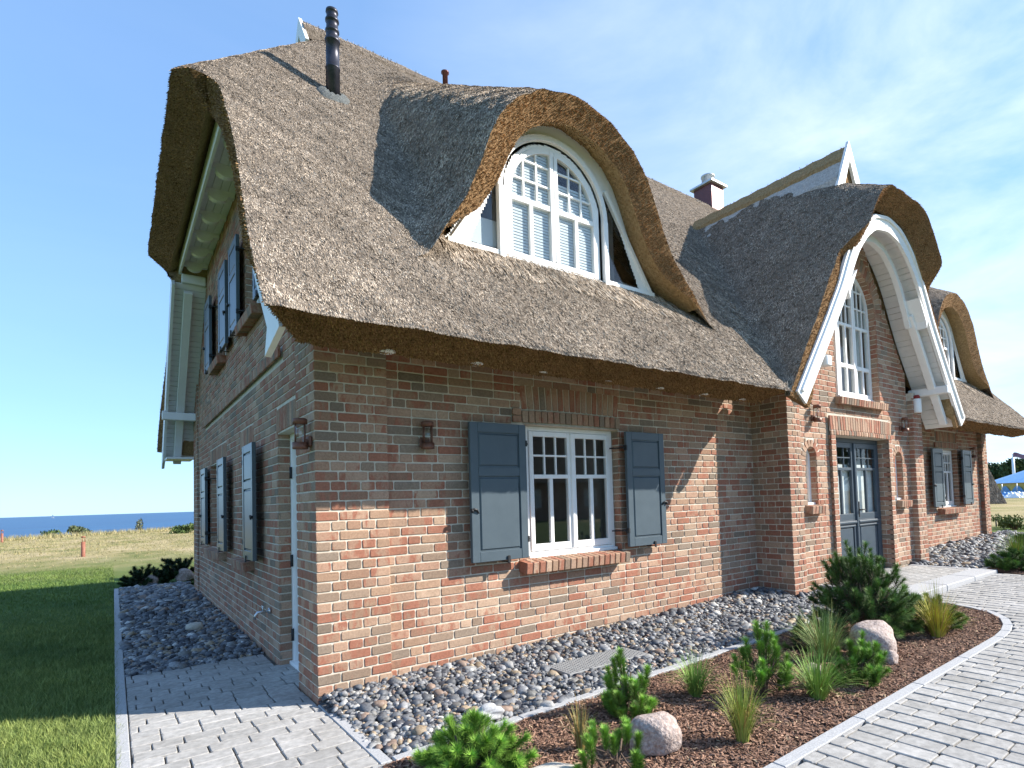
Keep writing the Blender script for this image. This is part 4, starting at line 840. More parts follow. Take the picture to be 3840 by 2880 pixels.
# --- porch arch
FA = Fr((PC, -1.03, 0), (1, 0, 0), (0, -1, 0)); ao = np.array([0, .45, .8, 1.1, 1.35, 1.6, 2.0, 2.80]); az = np.array([5.80, 5.72, 5.50, 5.18, 4.76, 4.28, 3.72, 2.66]); xx = np.linspace(-2.80, 2.80, 141); zz = cat(ao, az, np.abs(xx))
def arc_path(x, z, n=120):
    s = np.concatenate([[0], np.cumsum(np.hypot(np.diff(x), np.diff(z)))]); q = np.linspace(0, s[-1], n); return np.c_[np.interp(q, s, x), np.interp(q, s, z)]
path = arc_path(xx, zz); path = path+np.array([0, 1.])*(.12*smoo((np.abs(path[:, :1])-.8)/1.)); mb = MB(); sweep(mb, path-np.array([0, .04]), .24, .05, FA, .015); arch = part('arched_bargeboard', mb, 'white', house, label='white bell-shaped arch board under the entrance thatch')
mb = MB(); sweep(mb, path+np.array([0, .04]), .05, .03, FA, .064); part('arch_moulding', mb, 'white', arch)
x2 = np.linspace(-1.28, 1.28, 81); z2 = cat(ao, az, np.abs(x2)*1.14)-.26; mb = MB(); sweep(mb, arc_path(x2, z2+.06, 70), .10, .08, FA, -.24); part('arch_rib', mb, 'white', arch)
for s in (-1, 1):
    mb = MB(); beam(mb, FA.P(s*1.22, -.17, 4.55), FA.P(s*2.52, -.17, 2.72), .09, .13, (0, 1, 0), .01); part('rib', mb, 'white', arch)
    mb = MB(); V = [(1.10, 4.78), (1.42, 4.50), (1.36, 4.30), (1.33, 4.42)]; V = [FA.P(s*x, .06, z) for x, z in V]+[FA.P(s*x, -.20, z) for x, z in V]; mb.add(V, np.array([[0, 1, 2, 3], [7, 6, 5, 4], [0, 4, 5, 1], [1, 5, 6, 2], [2, 6, 7, 3], [3, 7, 4, 0]])); part('bracket', mb, 'white', arch)
    mb = MB(); x = PC+s*2.10; beam(mb, (x, -.46, 3.30), (x, -1.12, 3.30), .13, .14, (0, 0, 1), .012); part('beam', mb, 'white', arch)
    ps = arc_path(xx[70:], zz[70:]-.0, 400); seg = np.concatenate([[0], np.cumsum(np.hypot(*np.diff(ps, axis=0).T))]); L_ = .05
    while L_ < seg[-1]-.1:
        if s < 0 and np.interp(L_, seg, ps[:, 0]) > 2.12: break
        i = np.searchsorted(seg, L_); j = np.searchsorted(seg, L_+.105); a, b = ps[i], ps[min(j, len(ps)-1)]; c = (a+b)/2; dd = (b-a)/np.linalg.norm(b-a); m2 = MB()
        ax = np.array([V3(s*dd[0], 0, dd[1]), V3(0, 1, 0), np.cross(V3(s*dd[0], 0, dd[1]), V3(0, 1, 0))]); v = bbox_v((.104, .56, .018), .003)@ax+V3(PC+s*(c[0]-.0), -.73, c[1]+.015); m2.add(v, [BF4, BF3]); part('soffit_plank', m2, 'white', arch); L_ += .107
# small white soffit spotlights under the eave
spots = [.403, 1.194, 1.893, 2.717, 3.503, 4.293, 5.032]
for x in spots:
    mb = MB(); lathe(mb, (x, -.575, 2.737), [(0, 0), (.062, .001), (.066, .003), (.066, .03)], 16); part('soffit_spotlight', mb, 'white', house)
# ================================================================ wall lanterns, tap, siren, bell plate
def lantern(Fm, a, z, label, w0=0.):
    base = Fm.P(a, w0, z); o = thing('wall_lantern', label, 'lantern', base, 'copper-coloured cylinder lanterns on the brick walls'); c = Fm.P(a, w0+.085, z)
    mb = MB(); Fm.box(mb, a-.05, a+.05, w0, w0+.03, z-.03, z+.06, .01); Fm.box(mb, a-.022, a+.022, w0+.02, w0+.06, z-.015, z+.035, .006); part('bracket', mb, 'copper', o)
    mb = MB(); lathe(mb, c+V3(0, 0, -.05), [(0, 0), (.058, .001), (.06, .01), (.06, .055), (.0, .056)], 18); part('base', mb, 'copper', o)
    mb = MB(); lathe(mb, c+V3(0, 0, .155), [(0, 0), (.057, .001), (.057, .04), (.05, .048), (0, .05)], 18); part('cap', mb, 'copper', o)
    for k in range(4):
        t = k*np.pi/2+.5; mb = MB(); p = c+V3(.05*math.cos(t), .05*math.sin(t), 0); tube(mb, [p, p+V3(0, 0, .16)], .0055, 6); part('bar', mb, 'copper', o)
    mb = MB(); lathe(mb, c+V3(0, 0, .003), [(.034, 0), (.034, .15)], 14); part('glass_cylinder', mb, 'glass', o)
    return o
lantern(FL, .975, 2.09, 'brown lantern on the front wall between the corner and the left shutter', -RC)
lantern(FG, .10, 2.07, 'brown lantern on the gable side of the near corner, beside the side door')
lantern(FP, X(6.92), 2.62, 'brown lantern on the entrance bay, left of the door', -PR); lantern(FP, X(9.96), 2.62, 'brown lantern on the entrance bay, right of the door', -PR)
lantern(FW, X2(15.1), 2.28, 'brown lantern on the right wing, beside the far shutter', -RC)
o = thing('garden_tap', 'steel garden tap on the gable wall above the pebbles', 'tap', (-.0, 1.90, .45))
mb = MB(); tube(mb, [(.03, 1.9, .45), (-.06, 1.9, .45), (-.10, 1.9, .445), (-.12, 1.9, .42), (-.125, 1.9, .38)], [.014, .013, .013, .012, .012], 10); part('spout', mb, 'steel', o)
mb = MB(); tube(mb, [(-.045, 1.9, .45), (-.05, 1.9, .50)], .008, 8); tube(mb, [(-.05, 1.85, .505), (-.05, 1.95, .505)], .007, 8); part('handle', mb, 'steel', o)
mb = MB(); tube(mb, [(.032, 1.9, .45), (.0, 1.9, .45)], .032, 14); part('rosette', mb, 'steel', o)
o = thing('alarm_siren', 'white cylindrical alarm siren with a red top beside the entrance arch', 'siren', (10.40, -.60, 2.95))
mb = MB(); lathe(mb, (10.40, -.62, 2.93), [(0, 0), (.07, .002), (.075, .02), (.075, .25), (.07, .26), (0, .261)], 18); part('body', mb, 'white', o)
mb = MB(); lathe(mb, (10.40, -.62, 3.19), [(.055, 0), (.055, .05), (.04, .07), (0, .075)], 16); M['red'] = mat('red_plastic', (.25, .02, .02), None, 1, .35); part('beacon', mb, 'red', o)
mb = MB(); box(mb, (10.37, -.57, 2.98), (10.43, -.53, 3.12), .005); part('bracket', mb, 'zinc', o)
mb = MB(); FP.box(mb, X(9.52), X(9.60), -PR, -PR+.025, 1.27, 1.40, .004); bp = part('bell_plate', mb, 'steel', house)
mb = MB(); tube(mb, FP.P([X(9.56)]*2, [-PR+.02, -PR+.03], [1.35]*2), .013, 10); part('bell_button', mb, 'iron', bp)
# ================================================================ ground, sea
def sheet(name, xs, ys, zf, mt, kind='structure', parent=None):
    A, B_ = np.meshgrid(xs, ys, indexing='ij'); mb = MB(); mb.add(np.stack([A, B_, zf(A, B_)], -1).reshape(-1, 3), grid_faces(len(xs), len(ys))); o = part(name, mb, mt, parent, smooth=True)
    if kind and parent is None: o['kind'] = kind
    return o
gx = np.unique(np.r_[-3000, -800, -300, -120, np.arange(-60, 90, 2.5), 120, 300, 800, 3000]); gy = np.unique(np.r_[-3000, -800, -200, -80, np.arange(-40, 58, 2.), 60, 62, 64, 70, 78])
COAST = lambda x: 58+.0*x+4*np.sin(x*.06)
def gz(x, y):
    b = -.13+.018*np.clip(x, 0, 16.5)+.25*Hn(x*.05, y*.05)*smoo((np.hypot(x-6, y)-22)/40)
    c = COAST(x); fall = smoo((y-c)/10); return b*(1-fall)+fall*-5.5
sheet('ground', gx, gy, gz, 'ground')
sheet('lawn', np.linspace(-60, -1.29, 60), np.linspace(-14, 22, 60), lambda x, y: -.075+.012*Hn(x, y, .8)-.10*smoo((np.maximum(np.abs(x+1.3)-40, np.maximum(y-14, -y-6)))/7.), 'ground')
sheet('lawn', np.linspace(-1.31, 30, 30), np.linspace(10.75, 22, 20), lambda x, y: -.085+.018*np.clip(x, 0, 16.5)-.10*smoo((y-14)/7), 'ground')
sheet('sea', np.r_[-40000, -4000, -500, 500, 4000, 40000], np.r_[60, 200, 1000, 5000, 40000], lambda x, y: -4.2+0*x, 'sea')
# ---- stones and blades as templates
def icos(sub):
    t = (1+5**.5)/2; V = [(-1, t, 0), (1, t, 0), (-1, -t, 0), (1, -t, 0), (0, -1, t), (0, 1, t), (0, -1, -t), (0, 1, -t), (t, 0, -1), (t, 0, 1), (-t, 0, -1), (-t, 0, 1)]
    F = [(0, 11, 5), (0, 5, 1), (0, 1, 7), (0, 7, 10), (0, 10, 11), (1, 5, 9), (5, 11, 4), (11, 10, 2), (10, 7, 6), (7, 1, 8), (3, 9, 4), (3, 4, 2), (3, 2, 6), (3, 6, 8), (3, 8, 9), (4, 9, 5), (2, 4, 11), (6, 2, 10), (8, 6, 7), (9, 8, 1)]
    V = [np.array(v)/np.linalg.norm(v) for v in V]
    for _ in range(sub):
        c = {}; F2 = []
        def mid(a, b):
            k = (min(a, b), max(a, b))
            if k not in c: m_ = V[a]+V[b]; V.append(m_/np.linalg.norm(m_)); c[k] = len(V)-1
            return c[k]
        for a, b, d in F: x, y, z = mid(a, b), mid(b, d), mid(d, a); F2 += [(a, x, z), (b, y, x), (d, z, y), (x, y, z)]
        F = F2
    return np.array(V), np.array(F)
I1, I1F = icos(1); I3, I3F = icos(3)
def rotm(n, flat=True):
    a = rng.uniform(0, 2*np.pi, n); tl = rng.normal(0, .35, (n, 2)); z = np.stack([tl[:, 0], tl[:, 1], np.ones(n)], 1); z /= np.linalg.norm(z, axis=1)[:, None]
    x = np.stack([np.cos(a), np.sin(a), np.zeros(n)], 1); x = x-z*(x*z).sum(1)[:, None]; x /= np.linalg.norm(x, axis=1)[:, None]; return np.stack([x, np.cross(z, x), z], 1)
def pebcol(n, warm=.16):
    c = np.array([[.085, .09, .10], [.14, .145, .155], [.22, .22, .225], [.05, .052, .062], [.30, .295, .285], [.17, .165, .155], [.28, .215, .145], [.24, .17, .13], [.46, .45, .42]])
    p = np.array([.20, .22, .15, .13, .08, .10, warm*.45, warm*.3, .04]); p /= p.sum(); return c[rng.choice(9, n, p=p)]*rng.uniform(.8, 1.2, (n, 1))
def pebbles(mb, pts, size, warm=.16):
    n = len(pts)
    for k in range(6):
        s = slice(k, n, 6); m_ = len(pts[s]); tv = I1*np.array([1.25, .95, .70])*(1+rng.uniform(-.22, .2, (len(I1), 1))); sz = size[s]
        inst(mb, tv, [I1F], pts[s], rotm(m_)*sz[:, None, None], pebcol(m_, warm))
def fill(region, n, bounds):
    x = rng.uniform(bounds[0], bounds[1], n); y = rng.uniform(bounds[2], bounds[3], n); k = region(x, y); return x[k], y[k]
def gravel(name, region, bounds, dens, hfun, label, size=(.016, .034), warm=.16):
    A = (bounds[1]-bounds[0])*(bounds[3]-bounds[2]); x, y = fill(region, int(A*dens), bounds); n = len(x); sz = rng.uniform(*size, n)*(1+1.0*(rng.random(n) > .94)); z = hfun(x, y)+rng.uniform(-.03, .012, n)
    mb = MB(); pebbles(mb, np.c_[x, y, z], sz, warm); o = part(name, mb, 'pebble', None, smooth=True); tag(o, label, 'gravel', kind='stuff'); return o
grate = lambda x, y: (x > 1.83) & (x < 2.87) & (y > -.93) & (y < -.55)
regF = lambda x, y: (x > .04) & (x < 6.9) & (y > -1.36) & (y < .06) & ~((x > 6.13) & (y > -.56)) & ~grate(x, y) & ~((x > 6.74) & (y < -.5))
hF = lambda x, y: G0(x)-.015+.07*smoo((y+.75)/.7)+.04*smoo((x-4.5)/2)+.008*Hn(x*3, y*3)
sheet('gravel_bed', np.linspace(.0, 6.8, 40), np.linspace(-1.38, .05, 14), lambda x, y: hF(x, y)-.03, 'gravelbase')
gravel('gravel', lambda x, y: regF(x, y) & (x < 3.4), (.04, 3.4, -1.36, .05), 1900, hF, 'grey beach pebbles in the strip below the near front window', (.012, .028), .22)
gravel('gravel', lambda x, y: regF(x, y) & (x >= 3.4), (3.4, 6.9, -1.36, .05), 1500, hF, 'grey beach pebbles in the strip beside the entrance bay', (.014, .031))
hL = lambda x, y: -.055+.0*x+.006*Hn(x*3, y*3); regL = lambda x, y: (x > -1.19) & (x < .02) & (y > 2.16+.02*x) & (y < 10.7)
sheet('gravel_bed', np.linspace(-1.2, .05, 8), np.linspace(2.1, 10.75, 40), lambda x, y: hL(x, y)-.04, 'gravelbase')
gravel('gravel', lambda x, y: regL(x, y) & (y < 5.5), (-1.19, .03, 2.14, 5.5), 1150, hL, 'dark shaded pebbles beside the gable wall next to the paved path', (.015, .034), .12)
gravel('gravel', lambda x, y: regL(x, y) & (y >= 5.5), (-1.19, .03, 5.5, 10.7), 650, hL, 'dark shaded pebbles at the far end of the gable wall', (.022, .042), .12)
hR = lambda x, y: G0(x)+.03+.06*smoo((y+.7)/.7)
sheet('gravel_bed', np.linspace(10.05, 17.2, 20), np.linspace(-1.5, .05, 8), lambda x, y: hR(x, y)-.03, 'gravelbase')
gravel('gravel', lambda x, y: (y < .0) & ~((x < 10.7) & (y > -.56)), (10.05, 17.2, -1.5, .0), 420, hR, 'pale pebbles in the strip along the right wing', (.026, .045))
def boulder(name, c, r, mt, label, cat='boulder', seed=0, lump=.12):
    d = I3; h = 1+lump*1.6*(np.sin(d[:, 0]*2.3+seed)*np.cos(d[:, 1]*2.7+seed*1.7)+.5*np.sin(d[:, 2]*4.1+d[:, 0]*3.3+seed*.7)+.22*np.sin(d[:, 1]*9+d[:, 2]*8+seed)); v = d*h[:, None]
    v = np.sign(v)*np.abs(v)**.86; v[:, 2] = np.maximum(v[:, 2], -.55); v = v*np.array(r); mb = MB(); mb.add(v+np.array(c), I3F); return single(name, mb, mt, label, cat, (c[0], c[1], c[2]-.5*r[2]), smooth=True)
boulder('cobble', (-.447, 4.25, .0), (.10, .075, .06), 'boulder2', 'large white cobble lying among the dark pebbles', 'cobble', 2, .06)
boulder('cobble', (.84, -1.27, .0), (.10, .07, .055), 'granite', 'big angular grey stone at the edge of the near pebble strip', 'stone', 5, .18)
# perforated cover plate in the gravel
o = thing('shaft_cover', 'grey perforated cover plate set into the front pebbles', 'cover plate', (2.35, -.74, -.04))
mb = MB(); box(mb, (1.86, -.92, -.03), (2.84, -.56, -.002), .004); part('plate', mb, 'plategrey', o)
mb = MB()
for i in range(26):
    for j in range(9): x = 1.90+i*.036; y = -.895+j*.038+(.018 if i % 2 else 0); box(mb, (x-.009, y-.006, -.002), (x+.009, y+.006, .004), .002)
part('raised_studs', mb, 'plategrey', o, kind='stuff')
# ---- edging stones
def edging(pts, label, wd=.075, ht=.16, ln=.98, group=None, top=.004):
    pts = np.asarray(pts, float); s = np.concatenate([[0], np.cumsum(np.hypot(*np.diff(pts, axis=0).T))]); n = max(1, round(s[-1]/ln)); c = np.c_[np.interp(np.linspace(0, s[-1], n+1), s, pts[:, 0]), np.interp(np.linspace(0, s[-1], n+1), s, pts[:, 1])]
    o = thing('kerb', label, 'kerb', (pts[0][0], pts[0][1], -.1), group)
    for a, b in zip(c[:-1], c[1:]):
        d = (b-a)/np.linalg.norm(b-a)*.003; mb = MB(); za, zb_ = G0(a[0])+top-ht/2, G0(b[0])+top-ht/2; beam(mb, (a[0]+d[0], a[1]+d[1], za), (b[0]-d[0], b[1]-d[1], zb_), wd, ht, (0, 0, 1), .005); part('edging_stone', mb, 'granite', o, loc=((a+b)/2).tolist()+[za])
    return o
edging([(-1.245, -4.), (-1.245, 10.72)], 'long grey kerb between the lawn and the side path'); edging([(-1.20, 10.74), (.0, 10.74)], 'short kerb closing the far end of the dark pebbles')
edging([(.03, -1.42), (.03, -.02)], 'kerb between the side path and the front pebbles'); edging([(.08, -1.40), (6.7, -1.40)], 'long kerb between the front pebbles and the bark mulch')
RK = np.array([(-1.2, -3.07), (5.55, -3.06), (6.0, -3.02), (6.4, -2.90), (6.75, -2.66), (6.95, -2.35), (7.02, -2.05), (7.02, -1.86)])
edging(RK[:2], 'long kerb between the bark mulch and the front path', .085); edging(RK[1:], 'curved kerb at the far tip of the bark bed', .085, .16, .33)
edging([(10.02, -1.52), (17.2, -1.52)], 'kerb in front of the right wing pebbles'); edging([(10.04, -3.0), (17.5, -3.0)], 'kerb of the right planting bed beside the path')
# ---- pavers
def paver_v(l, w_, h=.06):
    cu = min(.011, l*.2); a, b = l/2, w_/2; ring = np.array([(-a+cu, -b), (a-cu, -b), (a, -b+cu), (a, b-cu), (a-cu, b), (-a+cu, b), (-a, b-cu), (-a, -b+cu)])+rng.uniform(-.0022, .0022, (8, 2)); r3 = ring*np.array([1-min(.3, .010/l), 1-.010/w_])
    return np.concatenate([np.c_[ring, np.full(8, -h)], np.c_[ring, np.full(8, -.0045)], np.c_[r3, rng.uniform(-.0008, .0008, 8)]])
def paving(name, label_, region, bounds, along, base_kind, zf, cut=None):
    x0, x1, y0, y1 = bounds; Lp, Wp, J = .232, .147, .0085; items = []
    if along == 'x':
        r = 0; y = y1
        while y > y0:
            x = x0-rng.uniform(0, .02)-(.115 if r % 2 else 0)
            while x < x1: l = Lp if rng.random() < .8 else Lp*.75; items.append((x+l/2, y-Wp/2, l, Wp, 0)); x += l+J
            y -= Wp+J; r += 1
    else:
        r = 0; x = x0
        while x < x1:
            y = y1+(.115 if r % 2 else 0)+rng.uniform(0, .03)
            while y > y0: l = Lp if rng.random() < .8 else Lp*.75; items.append((x+Wp/2, y-l/2, l, Wp, 1)); y -= l+J
            x += Wp+J; r += 1
    items = [t for t in (cut(t) if cut else t for t in items) if t and region(t[0], t[1])]; sc = []
    for t in items:
        d = V3(t[0], t[1], zf(t[0]))-CAM; fw = d@cF; u_, v_ = (d@cR)/max(fw, .05), (d@cU)/max(fw, .05); dist = np.linalg.norm(d); vis = fw > .1 and -1.02 < u_ < .82 and -.54 < v_ < .9
        sc.append(abs(d[2])/dist**3 if vis else 0)
    keep = set(np.argsort(sc)[::-1][:300].tolist()); keep = {i for i in keep if sc[i] > 0}
    rest_ = MB(); o = None
    for i, (x, y, l, w_, rt) in enumerate(items):
        v = paver_v(l, w_)
        if rt: v = np.c_[-v[:, 1], v[:, 0], v[:, 2]]
        tl = rng.normal(0, .0025, 2); v[:, 2] += v[:, 0]*tl[0]+v[:, 1]*tl[1]; c = V3(x, y, zf(x)+rng.uniform(-.0018, .0018)); k = rng.uniform(.34, .41); col = np.array([k, k*.96, k*.905])
        if i in keep:
            mb = MB(); mb.add(v+c, [BFQ, BFO], col); part('paver', mb, 'paver', base_kind, loc=c)
        else: rest_.add(v+c, [BFQ, BFO], col)
    if rest_.n: part('paver', rest_, 'paver', base_kind, kind='stuff')
lp = sheet('path', np.linspace(-1.22, .05, 4), np.linspace(-4.6, 2.2, 6), lambda x, y: G0(x)-.022, 'joint')
def cutl(t):
    x, y, l, w_, r = t; hi = .125 if .62 < y < 1.5 else -.008; a, b = max(x-l/2, -1.2), min(x+l/2, hi); return ((a+b)/2, y, b-a, w_, r) if b-a > .03 else None
paving('path', '', lambda x, y: x > -1.3, (-1.5, .12, -4.6, 2.17), 'x', lp, G0, cutl)
def cutr(t):
    x, y, l, w_, r = t; top = np.interp(x, RK[:, 0], RK[:, 1])-.048 if x < 7.05 else (-1.84 if x < 10.0 else -3.05); a, b = y-l/2, min(y+l/2, top); return (x, (a+b)/2, b-a, w_, r) if b-a > .022 else None
def in_right(x, y):
    e = np.interp(x, RK[:, 0], RK[:, 1]); return ((x < 7.0) & (y < e-.05)) | ((x >= 7.06) & (x < 10.0) & (y < -1.83)) | ((x >= 10.0) & (y < -3.06))
rp = sheet('front_path', np.linspace(-1.2, 26, 30), np.linspace(-7.5, -1.8, 6), lambda x, y: G0(x)-.036, 'joint')
paving('front_path', '', in_right, (.3, 24, -7.2, -1.83), 'y', rp, G0, cutr)
# ---- entrance step
o = thing('entrance_step', 'low pale granite step with a paved top before the entrance door', 'step', (8.4, -1.2, .05)); zt = .175
for a, b in ((6.78, 7.86), (7.866, 8.95), (8.956, 10.0)): mb = MB(); box(mb, (a, -1.83, -.06), (b, -1.47, zt), .012); part('step_block', mb, 'granite', o)
for x in (6.78, 9.86): mb = MB(); box(mb, (x, -1.464, -.06), (x+.14, -.53, zt), .012); part('side_block', mb, 'granite', o)
mb = MB(); box(mb, (6.93, -1.46, -.06), (9.85, -.30, zt-.03), .004); tb = part('bedding', mb, 'joint', o); zs_ = zt
y = -1.46+.075; r = 0
while y < -.36:
    x = 6.93+(.115 if r % 2 else 0)
    while x < 9.8:
        l = min(.225, 9.85-x); mb = MB(); k = rng.uniform(.33, .40); c = V3(x+l/2, y, zt-.001)
        if l > .08 and not (y > -.55 and not 7.52 < x < 9.2): mb.add(paver_v(l, .143, .04)+c, [BFQ, BFO], np.array([k, k*.96, k*.905])); part('step_paver', mb, 'paver', tb, loc=c)
        x += l+.007
    y += .15; r += 1
# ================================================================ planting bed
def in_bed(x, y): return (y < -1.45) & (y > np.interp(x, RK[:, 0], RK[:, 1])+.05) & (x < 6.98) & (x > -.9) & ~((x > 6.72) & (y > -1.86))
bedz = lambda x, y: G0(x)-.014+.012*Hn(x*2.3, y*2.6, 1.2, .7)
xs = np.linspace(-.95, 6.99, 90); A, B_ = np.meshgrid(xs, np.linspace(0, 1, 18), indexing='ij'); lo = np.interp(xs, RK[:, 0], RK[:, 1])[:, None]+.03; Yb = lo+(-1.43-lo)*B_
mb = MB(); mb.add(np.stack([A, Yb, bedz(A, Yb)], -1).reshape(-1, 3), grid_faces(90, 18)); tag(part('mulch_bed', mb, 'mulch', None, smooth=True), kind='structure')
def chips(name, x, y, zf, label):
    n = len(x); tv = np.array([(-1, -.3, 0), (1, -.25, .05), (.9, .3, 0), (-.9, .28, .08), (-.1, .0, .28)]); tf = np.array([(0, 1, 4), (1, 2, 4), (2, 3, 4), (3, 0, 4)])
    A = rotm(n); sz = rng.uniform(.008, .024, n); c = np.array([[.13, .066, .043]])*(1-(t := rng.random((n, 1))))+np.array([[.36, .215, .145]])*t; k = rng.random(n) > .975; c[k] = (.42, .30, .19)
    mb = MB(); inst(mb, tv, [tf], np.c_[x, y, zf(x, y)+rng.uniform(.0, .014, n)], A*sz[:, None, None], c); return tag(part(name, mb, 'chip'), label, 'mulch', kind='stuff')
x, y = fill(lambda x, y: in_bed(x, y) & (rng.random(len(x)) < np.clip(1.25-x/5.5, .4, 1)), 52000, (-.2, 7, -3.05, -1.44)); chips('bark_mulch', x, y, bedz, 'brown bark mulch covering the planting bed before the house')
sheet('mulch_bed', np.linspace(10.06, 17.5, 12), np.linspace(-2.97, -1.55, 6), lambda x, y: G0(x)-.005, 'mulch')
x = rng.uniform(10.1, 17, 5000); y = rng.uniform(-2.95, -1.56, 5000); chips('bark_mulch', x, y, lambda x, y: G0(x)+.0, 'brown bark mulch in the right planting bed')
# ---- plants
def needles(mb, p, ax, n, ln, base, tipc, spread=.75, wd=.0045, seg=1.0):
    """needles set round a shoot from p along ax (vector with its length)"""
    L_ = np.linalg.norm(ax); d = ax/L_; r = V3(1, 0, 0) if abs(d[0]) < .8 else V3(0, 1, 0); s = np.cross(d, r); s /= np.linalg.norm(s); t = np.cross(s, d)
    u_ = rng.random(n)**.8; th = rng.uniform(0, 2*np.pi, n); o = np.outer(np.cos(th), s)+np.outer(np.sin(th), t); sp = rng.uniform(.45, 1.15, n)*spread
    q = p+np.outer(u_*L_, d); a = d+o*sp[:, None]; a /= np.linalg.norm(a, axis=1)[:, None]; l = ln*rng.uniform(.7, 1.15, n); sd_ = np.cross(a, o+rng.normal(0, .3, (n, 3))); sd_ /= np.linalg.norm(sd_, axis=1)[:, None]+1e-9
    V = np.stack([q-sd_*wd/2, q+sd_*wd/2, q+a*l[:, None]], 1).reshape(-1, 3); c = np.array(base)*(1-u_[:, None])+np.array(tipc)*u_[:, None]; c = c*rng.uniform(.75, 1.25, (n, 1))
    mb.add(V, np.arange(3*n).reshape(-1, 3), np.repeat(c, 3, 0))
def pine(loc, w_, h, shoots, label, base=(.028, .065, .016), tipc=(.085, .17, .03), ln=.042, per=110, slen=.16, wd=.003, up=.5, sparse=False, lean=(0, 0), group='mountain pines in the planting beds'):
    loc = V3(*loc); o = thing('mountain_pine', label, 'pine', loc, group); nb = MB(); sb = MB(); main = []
    nm = max(3, shoots//7)
    for k in range(nm):
        a = 2*np.pi*(k+rng.random()*.6)/nm; rr = w_*.30*rng.uniform(.4, 1.); pts = [loc+V3(0, 0, -.02), loc+V3(rr*.4*math.cos(a), rr*.4*math.sin(a), h*.28), loc+V3(rr*math.cos(a)+lean[0]*.5, rr*math.sin(a)+lean[1]*.5, h*rng.uniform(.5, .72))]; main.append(pts); tube(sb, pts, [.012+.012*h, .009+.008*h, .005], 6)
    for k in range(shoots):
        a = rng.uniform(0, 2*np.pi); e = math.acos(rng.uniform(-.05 if not sparse else .1, 1)); rad = rng.uniform(.72, 1.08)
        tip = loc+V3(w_/2*math.sin(e)*math.cos(a)*rad+lean[0]*math.cos(e), w_/2*math.sin(e)*math.sin(a)*rad+lean[1]*math.cos(e), max(.05, h*(.16+.84*math.cos(e))*rad)); m_ = main[rng.integers(nm)]; st = m_[1]*.5+m_[2]*.5 if rng.random() < .6 else m_[1]
        d = tip-st; d = d/np.linalg.norm(d)*(1-up)+V3(0, 0, 1)*up; d /= np.linalg.norm(d); L_ = slen*.8*rng.uniform(.7, 1.25); p0 = tip-d*L_
        tube(sb, [st, (st+p0)/2+V3(0, 0, -.015), p0, tip], [.006, .005, .004, .002], 5, caps=False)
        n = int(per*2.1*rng.uniform(.8, 1.2)); k_ = rng.uniform(.75, 1.2); needles(nb, p0, tip-p0, n, ln*1.5, np.array(base)*k_, np.array(tipc)*k_, 1.35, wd)
        needles(nb, tip-d*.02, d*.03, n//3, ln*1.15, np.array(tipc)*k_, np.array(tipc)*1.15*k_, .9, wd)
        if not sparse: q = (st+p0)/2; needles(nb, q, p0-q, n//3, ln*1.3, np.array(base)*.8, np.array(base), 1.3, wd)
    part('stems', sb, 'bark', o); part('needles', nb, 'needle', o); return o
def tuft(loc, w_, h, n, label, c0=(.14, .25, .04), c1=(.31, .46, .11), wd=.006, dry=.04, group='ornamental grasses in the planting beds', name='grass_tuft'):
    loc = V3(*loc); o = thing(name, label, 'grass', loc, group); mb = MB(); K = 6; n = int(n*1.9); w_ = w_*1.35; h = h*1.05
    a = rng.uniform(0, 2*np.pi, n); r0 = w_*.09*np.sqrt(rng.random(n)); out = w_/2*rng.uniform(.05, 1.1, n); hh = h*rng.uniform(.5, 1.1, n); dr = np.stack([np.cos(a), np.sin(a), 0*a], 1); sd_ = np.stack([-np.sin(a), np.cos(a), 0*a], 1); t = np.linspace(0, 1, K)
    b = loc+dr*r0[:, None]; P_ = b[:, None]+dr[:, None]*(out[:, None]*t[None]**1.25)[..., None]+V3(0, 0, 1)*(hh[:, None]*(t[None]*1.3-.55*t[None]**2.6*(out/w_*2)[:, None]**1.2))[..., None]; P_ += rng.normal(0, .004, P_.shape)*t[None, :, None]
    ww = wd*(1-t*.85)[None, :, None]*rng.uniform(.7, 1.3, n)[:, None, None]/2; V = np.stack([P_-sd_[:, None]*ww, P_+sd_[:, None]*ww], 2).reshape(-1, 3)
    i = np.arange(n)[:, None]*K*2; k = np.arange(K-1)[None]*2; F = np.stack([i+k, i+k+1, i+k+3, i+k+2], -1).reshape(-1, 4); u_ = rng.random((n, 1)); c = np.array(c0)*(1-u_)+np.array(c1)*u_; dd = rng.random(n) < dry; c[dd] = np.array((.36, .24, .08))*rng.uniform(.7, 1.2, (dd.sum(), 1))
    mb.add(V, F, np.repeat(c, K*2, 0)); part('blades', mb, 'blade', o); return o
gp = lambda x, y, z=0: (x, y, G0(x)-.02+z)
BR_, BT_ = (.08, .165, .024), (.22, .40, .055)
pine(gp(.33, -1.95), .66, .34, 95, 'bushy light green pine at the front edge beside the side path', BR_, BT_, .045, 120, .13, .0034, .35)
pine(gp(.83, -2.62), .42, .47, 17, 'sparse young pine with upright candles left of the round pink boulder', BR_, BT_, .034, 170, .13, .0034, .85, True)
pine(gp(1.67, -1.87), .40, .42, 46, 'small pine directly behind the round pink boulder', (.08, .165, .026), (.23, .40, .06), .042, 120, .13, .0034, .75)
pine(gp(2.62, -2.36), .46, .52, 40, 'loose young pine in the middle of the bark bed', (.08, .165, .026), (.22, .39, .06), .040, 120, .13, .0034, .7, True)
pine(gp(3.42, -2.72), .46, .38, 40, 'small green pine left of the big egg-shaped boulder', (.08, .165, .026), (.22, .39, .06), .040, 120, .12, .0034, .6)
pine(gp(4.84, -2.10), .98, .94, 210, 'tall dark bushy pine before the entrance door', (.04, .085, .022), (.12, .21, .045), .05, 90, .16, .0036, .45)
